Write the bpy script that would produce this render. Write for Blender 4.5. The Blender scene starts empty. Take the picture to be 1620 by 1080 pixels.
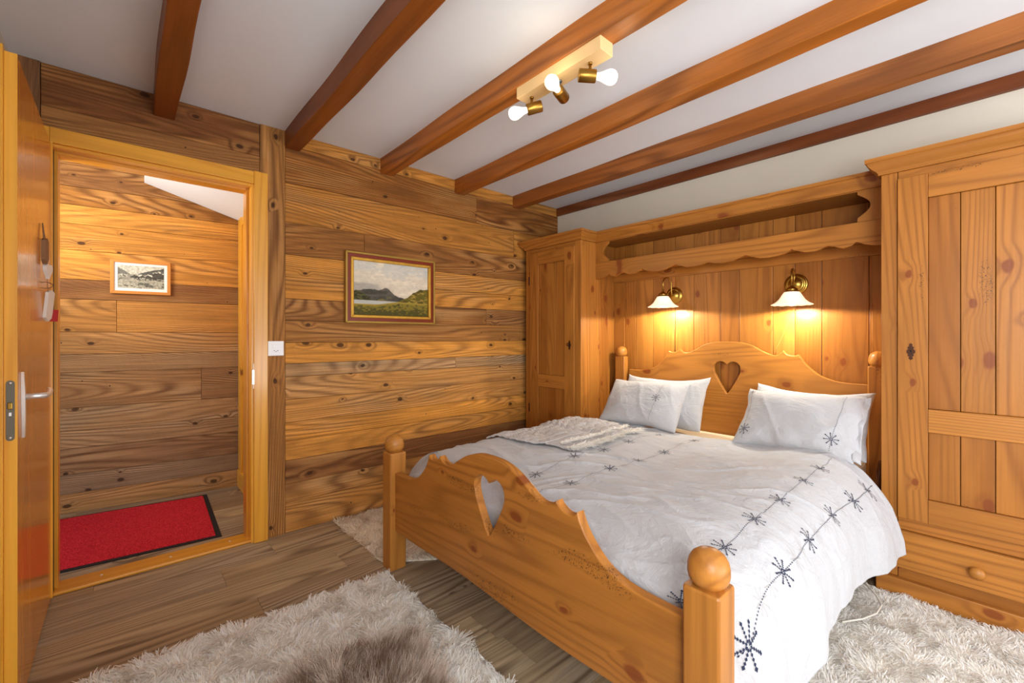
import bpy, math, random
import numpy as np
from mathutils import Vector, Matrix
from mathutils.bvhtree import BVHTree
random.seed(11); rng = np.random.default_rng(11)
SC = bpy.context.scene
COL = SC.collection

# ------------------------------------------------------------------ camera, light, exposure
A = math.radians(48.38)
cam_d = bpy.data.cameras.new('camera'); cam = bpy.data.objects.new('camera', cam_d); COL.objects.link(cam)
cam_d.sensor_width = 36; cam_d.lens = 691 / 1620 * 36; cam_d.shift_y = -7.8 / 1620; cam_d.clip_start = .02
cam.location = (0, 0, 1.15); cam.rotation_euler = (math.pi / 2, 0, A - math.pi / 2)
SC.camera = cam
vs = SC.view_settings
vs.view_transform = 'Standard'; vs.look = 'None'; vs.gamma = 1; vs.use_curve_mapping = False; vs.exposure = 0.14

world = bpy.data.worlds.new('world'); SC.world = world; world.use_nodes = True
bg = world.node_tree.nodes['Background']; bg.inputs[0].default_value = (.75, .85, 1, 1); bg.inputs[1].default_value = 1.5

def area(name, loc, rot, sx, sy, power, color):
    l = bpy.data.lights.new(name, 'AREA'); l.shape = 'RECTANGLE'; l.size = sx; l.size_y = sy; l.energy = power; l.color = color
    o = bpy.data.objects.new(name, l); COL.objects.link(o); o.location = loc; o.rotation_euler = rot
    return o
# daylight through the balcony window behind the camera
area('window_daylight', (1.45, -3.3, 1.5), (math.pi / 2, 0, 0), 3.6, 2.8, 32, (.88, .94, 1))
# added upward fill outside the balcony window, brightens the ceiling
area('ceiling_fill_light', (1.45, -2.7, .35), (math.pi / 2 + .6, 0, 0), 3.2, 1.6, 112, (.93, .96, 1))
area('side_fill_light', (-.33, -1.0, 1.3), (0, -math.pi / 2 - .12, 0), 1.0, 1.3, 74, (.94, .97, 1))  # added fill for furniture fronts and the left of the room
area('hall_light', (-.75, 3.3, 1.75), (0, -1.9, 0), .5, .5, 20, (1, .93, .83))

# ------------------------------------------------------------------ helpers
def lin(h):
    h = h.lstrip('#'); c = [int(h[i:i + 2], 16) / 255 for i in (0, 2, 4)]
    return tuple((x / 12.92 if x <= .04045 else ((x + .055) / 1.055) ** 2.4) for x in c) + (1,)

def tag(o, label=None, cat=None, group=None, kind=None):
    if label: o['label'] = label
    if cat: o['category'] = cat
    if group: o['group'] = group
    if kind: o['kind'] = kind
    return o

def empty(name, loc, label, cat, group=None):
    o = bpy.data.objects.new(name, None); COL.objects.link(o); o.location = loc; o.empty_display_size = .05
    return tag(o, label, cat, group)

class MB:
    """collects geometry with grain coordinates (gc) and tint (rv, gv) per vertex"""
    def __init__(s): s.v = []; s.f = []; s.gc = []; s.rv = []; s.gv = []; s.sm = []; s.mi = []; s.cur = 0
    def add(s, vs_, fs, axis=0, tint=None, grey=0., smooth=False, off=None, swap=False):
        b = len(s.v)
        if off is None: off = (random.uniform(-50, 50), random.uniform(-50, 50), random.uniform(-50, 50))
        if tint is None: tint = random.random()
        o3 = [axis] + [i for i in range(3) if i != axis]
        if swap: o3 = [o3[0], o3[2], o3[1]]
        for p in vs_:
            s.v.append(tuple(p)); s.gc.append((p[o3[0]] + off[0], p[o3[1]] + off[1], p[o3[2]] + off[2])); s.rv.append(tint); s.gv.append(grey)
        for f in fs: s.f.append([b + i for i in f]); s.sm.append(smooth); s.mi.append(s.cur)
    def box(s, x0, x1, y0, y1, z0, z1, axis=0, **k):
        if x1 < x0: x0, x1 = x1, x0
        if y1 < y0: y0, y1 = y1, y0
        if z1 < z0: z0, z1 = z1, z0
        ot = [i for i in range(3) if i != axis]; dm = (x1 - x0, y1 - y0, z1 - z0); k.setdefault('swap', dm[ot[1]] > dm[ot[0]])
        P = [(x0, y0, z0), (x1, y0, z0), (x1, y1, z0), (x0, y1, z0), (x0, y0, z1), (x1, y0, z1), (x1, y1, z1), (x0, y1, z1)]
        s.add(P, [(0, 3, 2, 1), (4, 5, 6, 7), (0, 1, 5, 4), (1, 2, 6, 5), (2, 3, 7, 6), (3, 0, 4, 7)], axis, **k); return s
    def cyl(s, p0, p1, r0, r1=None, n=16, caps=True, **k):
        if r1 is None: r1 = r0
        return s.tube([p0, p1], [r0, r1], n, caps, **k)
    def tube(s, pts, r, n=10, caps=True, axis=0, **k):
        pts = [Vector(p) for p in pts]; m = len(pts)
        if not hasattr(r, '__len__'): r = [r] * m
        V = []; F = []; up = None
        for i, p in enumerate(pts):
            t = (pts[min(i + 1, m - 1)] - pts[max(i - 1, 0)]).normalized()
            if up is None: up = t.orthogonal().normalized()
            up = (up - t * up.dot(t)); up = up.normalized() if up.length > 1e-6 else t.orthogonal().normalized()
            w = t.cross(up)
            for j in range(n):
                a = 2 * math.pi * j / n; V.append(p + (up * math.cos(a) + w * math.sin(a)) * r[i])
        for i in range(m - 1):
            for j in range(n): F.append((i * n + j, i * n + (j + 1) % n, (i + 1) * n + (j + 1) % n, (i + 1) * n + j))
        if caps: F.append(tuple(reversed(range(n)))); F.append(tuple((m - 1) * n + j for j in range(n)))
        k.setdefault('smooth', True); s.add(V, F, axis, **k); return s
    def lathe(s, prof, c, d=(0, 0, 1), n=28, axis=2, **k):
        """prof: (radius, height) along direction d from c"""
        d = Vector(d).normalized(); u = d.orthogonal().normalized(); w = d.cross(u); c = Vector(c); V = []; F = []
        for r, h in prof:
            for j in range(n):
                a = 2 * math.pi * j / n; V.append(c + d * h + (u * math.cos(a) + w * math.sin(a)) * max(r, 1e-5))
        for i in range(len(prof) - 1):
            for j in range(n): F.append((i * n + j, i * n + (j + 1) % n, (i + 1) * n + (j + 1) % n, (i + 1) * n + j))
        k.setdefault('smooth', True); s.add(V, F, axis, **k); return s
    def quadstrip(s, A_, B_, **k): pass
    def build(s, name, mats, parent=None, bevel=0., seg=2, angle=40):
        me = bpy.data.meshes.new(name); me.from_pydata(s.v, [], s.f)
        me.attributes.new('gc', 'FLOAT_VECTOR', 'POINT').data.foreach_set('vector', np.array(s.gc, dtype=np.float32).ravel())
        me.attributes.new('rv', 'FLOAT', 'POINT').data.foreach_set('value', np.array(s.rv, dtype=np.float32))
        me.attributes.new('gv', 'FLOAT', 'POINT').data.foreach_set('value', np.array(s.gv, dtype=np.float32))
        me.polygons.foreach_set('use_smooth', s.sm)
        me.polygons.foreach_set('material_index', s.mi)
        for m in (mats if isinstance(mats, (list, tuple)) else [mats]): me.materials.append(m)
        me.update()
        o = bpy.data.objects.new(name, me); COL.objects.link(o)
        if parent:
            o.parent = parent; o.matrix_parent_inverse = Matrix.Translation(-Vector(root_loc(parent)))
        if bevel:
            b = o.modifiers.new('bevel', 'BEVEL'); b.width = bevel; b.segments = seg; b.limit_method = 'ANGLE'; b.angle_limit = math.radians(angle); b.harden_normals = False
        return o

def root_loc(p):
    l = Vector((0, 0, 0))
    while p is not None:
        l = l + Vector(p.location) + (p.matrix_parent_inverse.translation if p.parent else Vector((0, 0, 0))); p = p.parent
    return l

def grid_mesh(name, P, mat, parent=None, closed_u=False, extra=None, flip=False):
    """P: (n,m,3) array"""
    n, m = P.shape[:2]; idx = np.arange(n * m).reshape(n, m)
    a = idx[:-1, :-1]; b = idx[1:, :-1]; c = idx[1:, 1:]; d = idx[:-1, 1:]
    F = np.stack([a, b, c, d] if not flip else [a, d, c, b], -1).reshape(-1, 4)
    return np_mesh(name, P.reshape(-1, 3), F, mat, parent, True)

def np_mesh(name, V, F, mat, parent=None, smooth=True, attrs=None):
    me = bpy.data.meshes.new(name); nv = len(V); nf, k = F.shape
    me.vertices.add(nv); me.vertices.foreach_set('co', np.asarray(V, dtype=np.float32).ravel())
    me.loops.add(nf * k); me.loops.foreach_set('vertex_index', np.asarray(F, dtype=np.int32).ravel())
    me.polygons.add(nf); me.polygons.foreach_set('loop_start', np.arange(0, nf * k, k, dtype=np.int32))
    me.polygons.foreach_set('loop_total', np.full(nf, k, dtype=np.int32))
    me.polygons.foreach_set('use_smooth', np.full(nf, smooth))
    for an, (ty, key, arr) in (attrs or {}).items():
        me.attributes.new(an, ty, 'POINT').data.foreach_set(key, np.asarray(arr, dtype=np.float32).ravel())
    me.materials.append(mat); me.update(calc_edges=True); me.validate()
    o = bpy.data.objects.new(name, me); COL.objects.link(o)
    if parent: o.parent = parent; o.matrix_parent_inverse = Matrix.Translation(-Vector(root_loc(parent)))
    return o

# value noise in numpy
_T = rng.random((256, 256))
def vnoise(x, y):
    xi = np.floor(x).astype(int); yi = np.floor(y).astype(int); fx = x - xi; fy = y - yi
    fx = fx * fx * fx * (fx * (fx * 6 - 15) + 10); fy = fy * fy * fy * (fy * (fy * 6 - 15) + 10)
    g = lambda a, b: _T[a % 256, b % 256]
    return (g(xi, yi) * (1 - fx) + g(xi + 1, yi) * fx) * (1 - fy) + (g(xi, yi + 1) * (1 - fx) + g(xi + 1, yi + 1) * fx) * fy - .5
def fbm(x, y, o=4):
    s = 0; a = 1.
    for i in range(o): s = s + a * vnoise(x + 17.3 * i, y + 9.1 * i); x = x * 2.03; y = y * 2.03; a *= .5
    return s

# ------------------------------------------------------------------ materials
def newmat(name):
    m = bpy.data.materials.new(name); m.use_nodes = True; nt = m.node_tree; nt.nodes.clear()
    out = nt.nodes.new('ShaderNodeOutputMaterial'); b = nt.nodes.new('ShaderNodeBsdfPrincipled'); nt.links.new(b.outputs[0], out.inputs[0])
    return m, nt, b
class N:
    """small node-building shorthand"""
    def __init__(s, nt): s.nt = nt
    def n(s, t, **k):
        x = s.nt.nodes.new(t)
        for a, v in k.items(): setattr(x, a, v)
        return x
    def setin(s, sock, v):
        if isinstance(v, bpy.types.NodeSocket): s.nt.links.new(v, sock)
        else: sock.default_value = v
    def m(s, op, a, b=0., c=None, clamp=False):
        x = s.n('ShaderNodeMath', operation=op, use_clamp=clamp); s.setin(x.inputs[0], a); s.setin(x.inputs[1], b)
        if c is not None: s.setin(x.inputs[2], c)
        return x.outputs[0]
    def mix(s, f, a, b, mode='MIX'):
        x = s.n('ShaderNodeMix', data_type='RGBA', blend_type=mode); s.setin(x.inputs[0], f); s.setin(x.inputs[6], a); s.setin(x.inputs[7], b); return x.outputs[2]
    def noise(s, v, scale=1., detail=2., rough=.5, dist=0., col=False):
        x = s.n('ShaderNodeTexNoise'); s.setin(x.inputs['Vector'], v); s.setin(x.inputs['Scale'], scale); x.inputs['Detail'].default_value = detail
        x.inputs['Roughness'].default_value = rough; x.inputs['Distortion'].default_value = dist; return x.outputs[1 if col else 0]
    def xyz(s, a, b, c):
        x = s.n('ShaderNodeCombineXYZ'); s.setin(x.inputs[0], a); s.setin(x.inputs[1], b); s.setin(x.inputs[2], c); return x.outputs[0]
    def ss(s, v, lo, hi):
        x = s.n('ShaderNodeMapRange', interpolation_type='SMOOTHSTEP'); s.setin(x.inputs[0], v); x.inputs[1].default_value = lo; x.inputs[2].default_value = hi; return x.outputs[0]
    def bump(s, h, strength, dist):
        x = s.n('ShaderNodeBump'); s.setin(x.inputs['Height'], h); x.inputs['Strength'].default_value = strength; x.inputs['Distance'].default_value = dist; return x.outputs[0]

def wood(name, c0, c1, ring=None, rings=9., ringamt=.6, ringpow=2., fine=.35, knots=.35, kscale=5., kr=.13, knotcol='#3a1c0c', grey=None, greyamt=0., rough=.5, bump=.3, along=.35,
         across=3.2, tintcol=None, tintamt=.5, ink=0., patch=.3, saw=0., kbend=.07, coat=0., spec=.35, holes=0.):
    """c0 light board colour, c1 dark board colour (blended by the board's own tint), ring: latewood line colour"""
    m, nt, b = newmat(name); g = N(nt)
    at = g.n('ShaderNodeAttribute', attribute_name='gc'); rv = g.n('ShaderNodeAttribute', attribute_name='rv').outputs['Fac']; gv = g.n('ShaderNodeAttribute', attribute_name='gv').outputs['Fac']
    sp = g.n('ShaderNodeSeparateXYZ'); nt.links.new(at.outputs['Vector'], sp.inputs[0]); a_, b_, c_ = sp.outputs
    V = at.outputs['Vector']
    # knots
    kv = g.n('ShaderNodeVectorMath', operation='MULTIPLY'); nt.links.new(V, kv.inputs[0]); kv.inputs[1].default_value = (kscale * .62, kscale, kscale * .25)
    wob = g.n('ShaderNodeVectorMath', operation='ADD'); nt.links.new(kv.outputs[0], wob.inputs[0])
    nz = g.n('ShaderNodeVectorMath', operation='SCALE'); nt.links.new(g.noise(V, 14., 2., col=True), nz.inputs[0]); nz.inputs['Scale'].default_value = .12; nt.links.new(nz.outputs[0], wob.inputs[1])
    vo = g.n('ShaderNodeTexVoronoi', feature='F1', voronoi_dimensions='2D'); nt.links.new(wob.outputs[0], vo.inputs['Vector']); vo.inputs['Scale'].default_value = 1.
    sc_ = g.n('ShaderNodeSeparateColor'); nt.links.new(vo.outputs['Color'], sc_.inputs[0])
    sel = g.m('LESS_THAN', sc_.outputs[0], knots); kd = vo.outputs['Distance']
    krad = g.m('MULTIPLY_ADD', sc_.outputs[1], kr * 1.1, kr * .5)
    kn = g.m('DIVIDE', kd, krad)
    knot = g.m('MULTIPLY', g.m('SUBTRACT', 1., g.ss(kn, .65, 1.15)), sel)
    halo = g.m('MULTIPLY', g.m('SUBTRACT', 1., g.ss(kn, .2, 3.6)), sel)
    # growth rings as contour lines of a stretched field, bent round the knots
    fld = g.noise(g.xyz(g.m('MULTIPLY', a_, along), g.m('MULTIPLY', b_, across), g.m('MULTIPLY', c_, across)), 1., 1.6, .42, .12)
    fld = g.m('ADD', fld, g.m('MULTIPLY', halo, kbend))
    fld = g.m('ADD', fld, g.m('MULTIPLY', g.m('ADD', b_, c_), .55))
    ph = g.m('MULTIPLY', fld, rings * 2)
    sn = g.m('MULTIPLY_ADD', g.m('SINE', g.m('MULTIPLY', ph, 6.2832)), .5, .5)
    rg = g.m('POWER', sn, ringpow)
    st = g.noise(g.xyz(g.m('MULTIPLY', a_, 3.), g.m('MULTIPLY', b_, 130.), g.m('MULTIPLY', c_, 130.)), 1., 3., .6)
    st2 = g.noise(g.xyz(g.m('MULTIPLY', a_, 1.1), g.m('MULTIPLY', b_, 22.), g.m('MULTIPLY', c_, 22.)), 1., 3., .6)
    big = g.noise(g.xyz(g.m('MULTIPLY', a_, 1.3), g.m('MULTIPLY', b_, 5.), g.m('MULTIPLY', c_, 5.)), 1., 3., .6)
    c = g.mix(rv, lin(c0), lin(c1))
    if tintcol:
        c = g.mix(g.m('MULTIPLY', g.ss(big, .42, .68), tintamt), c, lin(tintcol))
    if grey:
        gf = g.m('MULTIPLY', g.m('ADD', gv, g.m('MULTIPLY', g.ss(big, .45, .7), greyamt)), 1., clamp=True)
        c = g.mix(gf, c, lin(grey))
    rmod = g.m('MULTIPLY', g.m('MULTIPLY_ADD', st2, 1.2, .4), g.m('MULTIPLY_ADD', g.ss(big, .35, .65), .9, .35))
    if saw: rmod = g.m('MULTIPLY', rmod, g.m('MULTIPLY_ADD', rv, .45, .66))
    rr = g.m('MULTIPLY', g.m('MULTIPLY', rg, rmod), ringamt, clamp=True)
    c = g.mix(rr, c, g.mix(.25, lin(ring or c1), c, 'MULTIPLY'))
    dk = g.m('MULTIPLY_ADD', g.m('SUBTRACT', st, .5), fine * 2., 1.)
    dk = g.m('MULTIPLY', dk, g.m('MULTIPLY_ADD', g.m('SUBTRACT', big, .5), patch * 2., 1.))
    dk = g.m('MULTIPLY', dk, g.m('MULTIPLY_ADD', g.m('SUBTRACT', st2, .5), fine * 1.6, 1.))
    hsv = g.n('ShaderNodeVectorMath', operation='SCALE'); nt.links.new(c, hsv.inputs[0]); nt.links.new(dk, hsv.inputs['Scale']); c = hsv.outputs[0]
    c = g.mix(g.m('MULTIPLY', halo, .25), c, g.mix(.6, c, lin(knotcol)))
    c = g.mix(g.m('MULTIPLY', knot, .85), c, lin(knotcol))
    if saw:
        sw = g.noise(g.xyz(g.m('MULTIPLY', g.m('ADD', a_, g.m('MULTIPLY', b_, .35)), 260.), g.m('MULTIPLY', b_, 8.), c_), 1., 1.)
        c = g.mix(g.m('MULTIPLY', g.ss(sw, .5, .7), saw), c, g.mix(1., c, (.55, .5, .45, 1), 'MULTIPLY'))
    if ink or holes:
        msk = g.ss(g.noise(g.xyz(g.m('MULTIPLY', a_, 3.2), g.m('MULTIPLY', b_, 13.), g.m('MULTIPLY', c_, 6.)), 1., 1.), .67, .74)
        dots = g.ss(g.noise(V, 210., 2., .6, 1.2), .57, .63)
        c = g.mix(g.m('MULTIPLY', g.m('MULTIPLY', msk, dots), ink), c, lin('#1c0f07'))
    if holes:
        v2 = g.n('ShaderNodeTexVoronoi'); nt.links.new(V, v2.inputs['Vector']); v2.inputs['Scale'].default_value = 14.
        s2 = g.n('ShaderNodeSeparateColor'); nt.links.new(v2.outputs['Color'], s2.inputs[0])
        hl = g.m('MULTIPLY', g.m('LESS_THAN', v2.outputs['Distance'], .055), g.m('LESS_THAN', s2.outputs[0], holes))
        c = g.mix(hl, c, (.01, .006, .004, 1))
    nt.links.new(c, b.inputs['Base Color']); b.inputs['Roughness'].default_value = rough; b.inputs['Specular IOR Level'].default_value = spec
    if coat: b.inputs['Coat Weight'].default_value = coat; b.inputs['Coat Roughness'].default_value = .12
    if bump:
        h = g.m('ADD', g.m('MULTIPLY', st, .6), g.m('MULTIPLY', rg, -.5)); nt.links.new(g.bump(h, bump, .002), b.inputs['Normal'])
    return m

def plain(name, col, rough=.6, metal=0., spec=.4, bumpscale=0., bumpstr=.1, emit=None, estr=0., coat=0., var=0., trans=0., sheen=0., sss=0.):
    m, nt, b = newmat(name); g = N(nt); tc = g.n('ShaderNodeTexCoord').outputs['Object']
    c = lin(col) if isinstance(col, str) else col
    n_ = g.noise(tc, 6. if not bumpscale else max(2., bumpscale * .08), 3.)
    f = g.m('MULTIPLY_ADD', g.m('SUBTRACT', n_, .5), 2 * (var or .03), 1.)
    s = g.n('ShaderNodeVectorMath', operation='SCALE'); s.inputs[0].default_value = c[:3]; nt.links.new(f, s.inputs['Scale']); nt.links.new(s.outputs[0], b.inputs['Base Color'])
    b.inputs['Roughness'].default_value = rough; b.inputs['Metallic'].default_value = metal; b.inputs['Specular IOR Level'].default_value = spec
    b.inputs['Coat Weight'].default_value = coat; b.inputs['Transmission Weight'].default_value = trans; b.inputs['Sheen Weight'].default_value = sheen
    if bumpscale: nt.links.new(g.bump(g.noise(tc, bumpscale, 3.), bumpstr, .003), b.inputs['Normal'])
    if emit: b.inputs['Emission Color'].default_value = lin(emit); b.inputs['Emission Strength'].default_value = estr
    return m

M = {}
M['barn'] = wood('reclaimed_barn_wood', '#dc9640', '#7a4820', ring='#542a0e', rings=27., ringamt=.6, ringpow=1.8, fine=.6, knots=.30, kscale=8., kr=.08, grey='#9a8a70', greyamt=.22,
                 rough=.72, bump=.6, tintcol='#c0812f', tintamt=.55, patch=.42, saw=.14, spec=.2, holes=.16, knotcol='#3a2010', kbend=.022, along=.26, across=2.4)
M['pine'] = wood('honey_pine', '#b37631', '#955a20', ring='#713e16', rings=12., ringamt=.36, ringpow=3., fine=.2, knots=.26, kscale=7., kr=.10, knotcol='#7c3c16', rough=.4, bump=.08,
                 ink=.95, patch=.16, spec=.35, tintcol='#bd7a34', tintamt=.3, kbend=.04, along=.22)
M['frame'] = wood('varnished_spruce', '#e8a838', '#d28f2a', ring='#b87218', rings=8., ringamt=.3, ringpow=3., fine=.12, knots=.06, kscale=4., kr=.05, knotcol='#7a4310', rough=.28, bump=.04, coat=.25, patch=.10, ink=0., kbend=.03, along=.2)
M['leaf'] = wood('varnished_door_veneer', '#d98e30', '#cc7f24', ring='#b86c18', rings=6., ringamt=.3, ringpow=2., fine=.14, knots=0., rough=.24, bump=.02, coat=.3, patch=.12)
M['beam'] = wood('stained_beam', '#b0661f', '#74380f', ring='#4a2208', rings=6., ringamt=.4, ringpow=2., fine=.28, knots=.08, kscale=5., kr=.07, knotcol='#2a1206', rough=.45, bump=.15, patch=.4, spec=.35, tintcol='#8c6a4c', tintamt=.25)
M['floor'] = wood('oak_plank_floor', '#b9a17d', '#94795a', ring='#574029', rings=16., ringamt=.6, ringpow=1.8, fine=.45, knots=.10, kscale=5., kr=.08, knotcol='#4b3728', rough=.5, bump=.1, patch=.4, grey='#9c9284', greyamt=.35, spec=.35, along=.22)
M['blond'] = wood('pale_wood_block', '#eccb95', '#e2bc80', ring='#cfa062', rings=6., ringamt=.25, fine=.08, knots=0., rough=.5, bump=.03, patch=.08)
M['paleframe'] = wood('orange_picture_frame', '#d0883a', '#c27a2c', ring='#a86420', rings=5., ringamt=.2, fine=.1, knots=0., rough=.4, bump=.03)
M['ceiling'] = plain('white_plaster_ceiling', '#dfe3e8', .9, bumpscale=60, bumpstr=.06, spec=.1)
M['cream'] = plain('cream_plaster', '#d3cbbb', .9, bumpscale=60, bumpstr=.08, spec=.1)
M['white'] = plain('white_plastic', '#f4f4f4', .35)
M['dark'] = plain('dark_gap', '#150d08', .9)
M['steel'] = plain('brushed_steel', '#ececec', .42, .85)
M['oldsteel'] = plain('worn_lock_steel', '#6d675c', .5, .9, var=.25)
M['brass'] = plain('antique_brass', '#a8863f', .3, 1., var=.15)
M['iron'] = plain('dark_iron', '#4a2c1c', .5, .6, var=.2)
M['gold'] = plain('gilt_frame', '#c99a3a', .4, .6, bumpscale=300, bumpstr=.5, var=.3)
M['goldpale'] = plain('pale_gilt_frame', '#a8873a', .45, .4, var=.2)
M['redwood'] = plain('dark_red_frame_wood', '#7a2c10', .35, var=.2)
M['cotton'] = plain('white_cotton', '#b6b6b8', .85, bumpscale=0, bumpstr=.12, sheen=.15, spec=.15)
def crumple():
    m = M['cotton']; nt = m.node_tree; g = N(nt); b = [x for x in nt.nodes if x.type == 'BSDF_PRINCIPLED'][0]; tc = g.n('ShaderNodeTexCoord').outputs['Object']
    mp = g.n('ShaderNodeMapping'); nt.links.new(tc, mp.inputs[0]); mp.inputs['Scale'].default_value = (1, .55, 1); mp.inputs['Rotation'].default_value = (0, 0, .5)
    n1 = g.noise(mp.outputs[0], 9., 5., .55, 1.1); n2 = g.noise(tc, 30., 4., .6, .8); n3 = g.noise(tc, 900., 1.)
    r1 = g.m('ABSOLUTE', g.m('SUBTRACT', n1, .5)); h = g.m('ADD', g.m('MULTIPLY', r1, -1.4), g.m('MULTIPLY', n2, .35)); h = g.m('ADD', h, g.m('MULTIPLY', n3, .01))
    nt.links.new(g.bump(h, .8, .012), b.inputs['Normal'])
crumple()
M['sheet'] = plain('cream_sheet', '#e2cfb0', .9, spec=.1)
M['cord'] = plain('beige_cord', '#b78d3e', .6)
M['cable'] = plain('white_cable', '#d9d2c4', .5)
M['navy'] = plain('navy_thread', '#1d2540', .8)
M['greythread'] = plain('grey_thread', '#a79f93', .8)
M['string'] = plain('brown_string', '#8a6848', .9)
M['redtag'] = plain('red_paint', '#b32b33', .5)
M['whitepaint'] = plain('white_painted_wood', '#e8e3da', .5)
M['bark'] = plain('rough_bark', '#8d6848', .9, bumpscale=150, bumpstr=.8, var=.4)
M['wool'] = plain('white_shaggy_wool', '#f1e8dc', .95, spec=.05, var=.05, sheen=.3)
M['knit'] = plain('grey_knit_wool', '#c4c0be', .95, spec=.05, bumpscale=260, bumpstr=1., var=.12)
M['rubber'] = plain('black_rubber', '#1b1a1d', .7)
M['mat'] = plain('white_passepartout', '#e9e5da', .8)
M['socket_brass'] = plain('bronze_lamp_socket', '#9a7434', .35, 1.)
M['holdergrey'] = plain('dark_steel_stem', '#777b80', .4, .8)
M['slotblack'] = plain('black_slot', '#101010', .6)
def redcarpet():
    m, nt, b = newmat('red_carpet_pile'); g = N(nt); tc = g.n('ShaderNodeTexCoord').outputs['Object']
    n1 = g.noise(tc, 160., 3., .7); n2 = g.noise(tc, 5., 2.)
    c = g.mix(g.ss(n1, .3, .72), lin('#a81c28'), lin('#f2444c')); c = g.mix(g.m('MULTIPLY', n2, .25), c, lin('#b01c28'))
    nt.links.new(c, b.inputs['Base Color']); b.inputs['Roughness'].default_value = 1.; b.inputs['Specular IOR Level'].default_value = .05
    nt.links.new(g.bump(n1, .9, .006), b.inputs['Normal']); return m
M['red'] = redcarpet()
def vcol(name, rough=.6):
    m, nt, b = newmat(name); g = N(nt); a = g.n('ShaderNodeAttribute', attribute_name='paint'); nt.links.new(a.outputs['Color'], b.inputs['Base Color']); b.inputs['Roughness'].default_value = rough; b.inputs['Specular IOR Level'].default_value = .2; return m
M['paint'] = vcol('oil_paint'); M['print'] = vcol('black_and_white_print', .4)
def strandmat(name):
    m, nt, b = newmat(name); g = N(nt); a = g.n('ShaderNodeAttribute', attribute_name='tintc'); nt.links.new(a.outputs['Color'], b.inputs['Base Color'])
    b.inputs['Roughness'].default_value = .9; b.inputs['Specular IOR Level'].default_value = .1
    tr = nt.nodes.new('ShaderNodeBsdfTranslucent'); nt.links.new(a.outputs['Color'], tr.inputs[0]); mx = nt.nodes.new('ShaderNodeMixShader'); mx.inputs[0].default_value = .42
    out = [x for x in nt.nodes if x.type == 'OUTPUT_MATERIAL'][0]; nt.links.new(b.outputs[0], mx.inputs[1]); nt.links.new(tr.outputs[0], mx.inputs[2]); nt.links.new(mx.outputs[0], out.inputs[0]); return m
M['strand'] = strandmat('wool_strands'); M['fur'] = strandmat('fur_strands')
def glassshade():
    m, nt, b = newmat('frosted_glass_shade'); b.inputs['Base Color'].default_value = lin('#fff2e2'); b.inputs['Roughness'].default_value = .3
    b.inputs['Emission Color'].default_value = lin('#ffe3bd'); b.inputs['Emission Strength'].default_value = .8; return m
M['shade'] = glassshade()
def bulbmat(name, col, s):
    m, nt, b = newmat(name); b.inputs['Base Color'].default_value = (1, 1, 1, 1); b.inputs['Emission Color'].default_value = lin(col); b.inputs['Emission Strength'].default_value = s; b.inputs['Roughness'].default_value = .1; return m
M['bulb'] = bulbmat('lit_bulb_glass', '#fff6ea', .95); M['bulbwarm'] = bulbmat('lit_warm_bulb_glass', '#ffedc8', 1.6)

YW = 2.79; XC = 3.055; XL = -.364; YF = -2.0; H = 2.35

# ------------------------------------------------------------------ setting: floor, ceiling, walls
fl = MB()
y = YF; row = 0
edges_y = []
while y < 4.5:
    y1 = min(y + .182, 4.6); x = -1.6 - random.random() * 1.2
    while x < 3.3:
        x1 = x + 1.25
        fl.box(max(x, -1.6), min(x1, 3.25), y + .0006, y1 - .0006, -.03, 0., 0, tint=random.random(), grey=random.choice((0, 0, .2, .35)))
        x = x1 + .0012
    y = y1
o = fl.build('floor', M['floor']); tag(o, kind='structure')
sub = MB().box(-1.7, 3.3, YF - .1, 4.7, -.08, -.031).build('trim_9', M['dark']); tag(sub, kind='structure')

o = MB().box(XL - .1, 3.3, YF - .1, YW + .1, H, H + .1).build('ceiling', M['ceiling']); tag(o, kind='structure')
o = MB().box(XC, XC + .1, YF - .1, YW + .12, 0, H).build('wall_right', M['cream']); tag(o, kind='structure')
o = MB().box(XL - .1, XL, YF - .1, -1.65, 0, H).box(XL - .1, XL, -.35, YW, 0, H).box(XL - .1, XL, -1.65, -.35, 0, .8).box(XL - .1, XL, -1.65, -.35, 1.85, H).build('wall_left', M['cream']); tag(o, kind='structure')
o = MB().box(XL - .1, .2, YF - .1, YF, 0, H).box(2.7, XC, YF - .1, YF, 0, H).box(.2, 2.7, YF - .1, YF, 2.15, H).box(.2, 2.7, YF - .1, YF, 0, .15).build('wall_front', M['cream']); tag(o, kind='structure')
def window(name, x0, x1, y0, y1, z0, z1, nm):
    f = MB(); t = .05; alongx = (x1 - x0) > (y1 - y0)
    def bar(a0, a1, b0, b1, ax):
        if alongx: f.box(a0, a1, y0, y1, b0, b1, ax)
        else: f.box(x0, x1, a0, a1, b0, b1, ax)
    lo, hi = (x0, x1) if alongx else (y0, y1)
    ax = 0 if alongx else 1
    bar(lo, hi, z0, z0 + t, ax); bar(lo, hi, z1 - t, z1, ax)
    for k in range(nm + 1):
        p = lo + (hi - lo - t) * k / nm; bar(p, p + t, z0 + t, z1 - t, 2)
    w = f.build(name, M['frame']); tag(w, kind='structure'); return w
w1 = window('window_1', .2, 2.7, YF - .07, YF - .02, .15, 2.15, 2)
w2 = window('added_side_window', XL - .07, XL - .02, -1.65, -.35, .8, 1.85, 2)  # unseen window, added to go with the side fill

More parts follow.
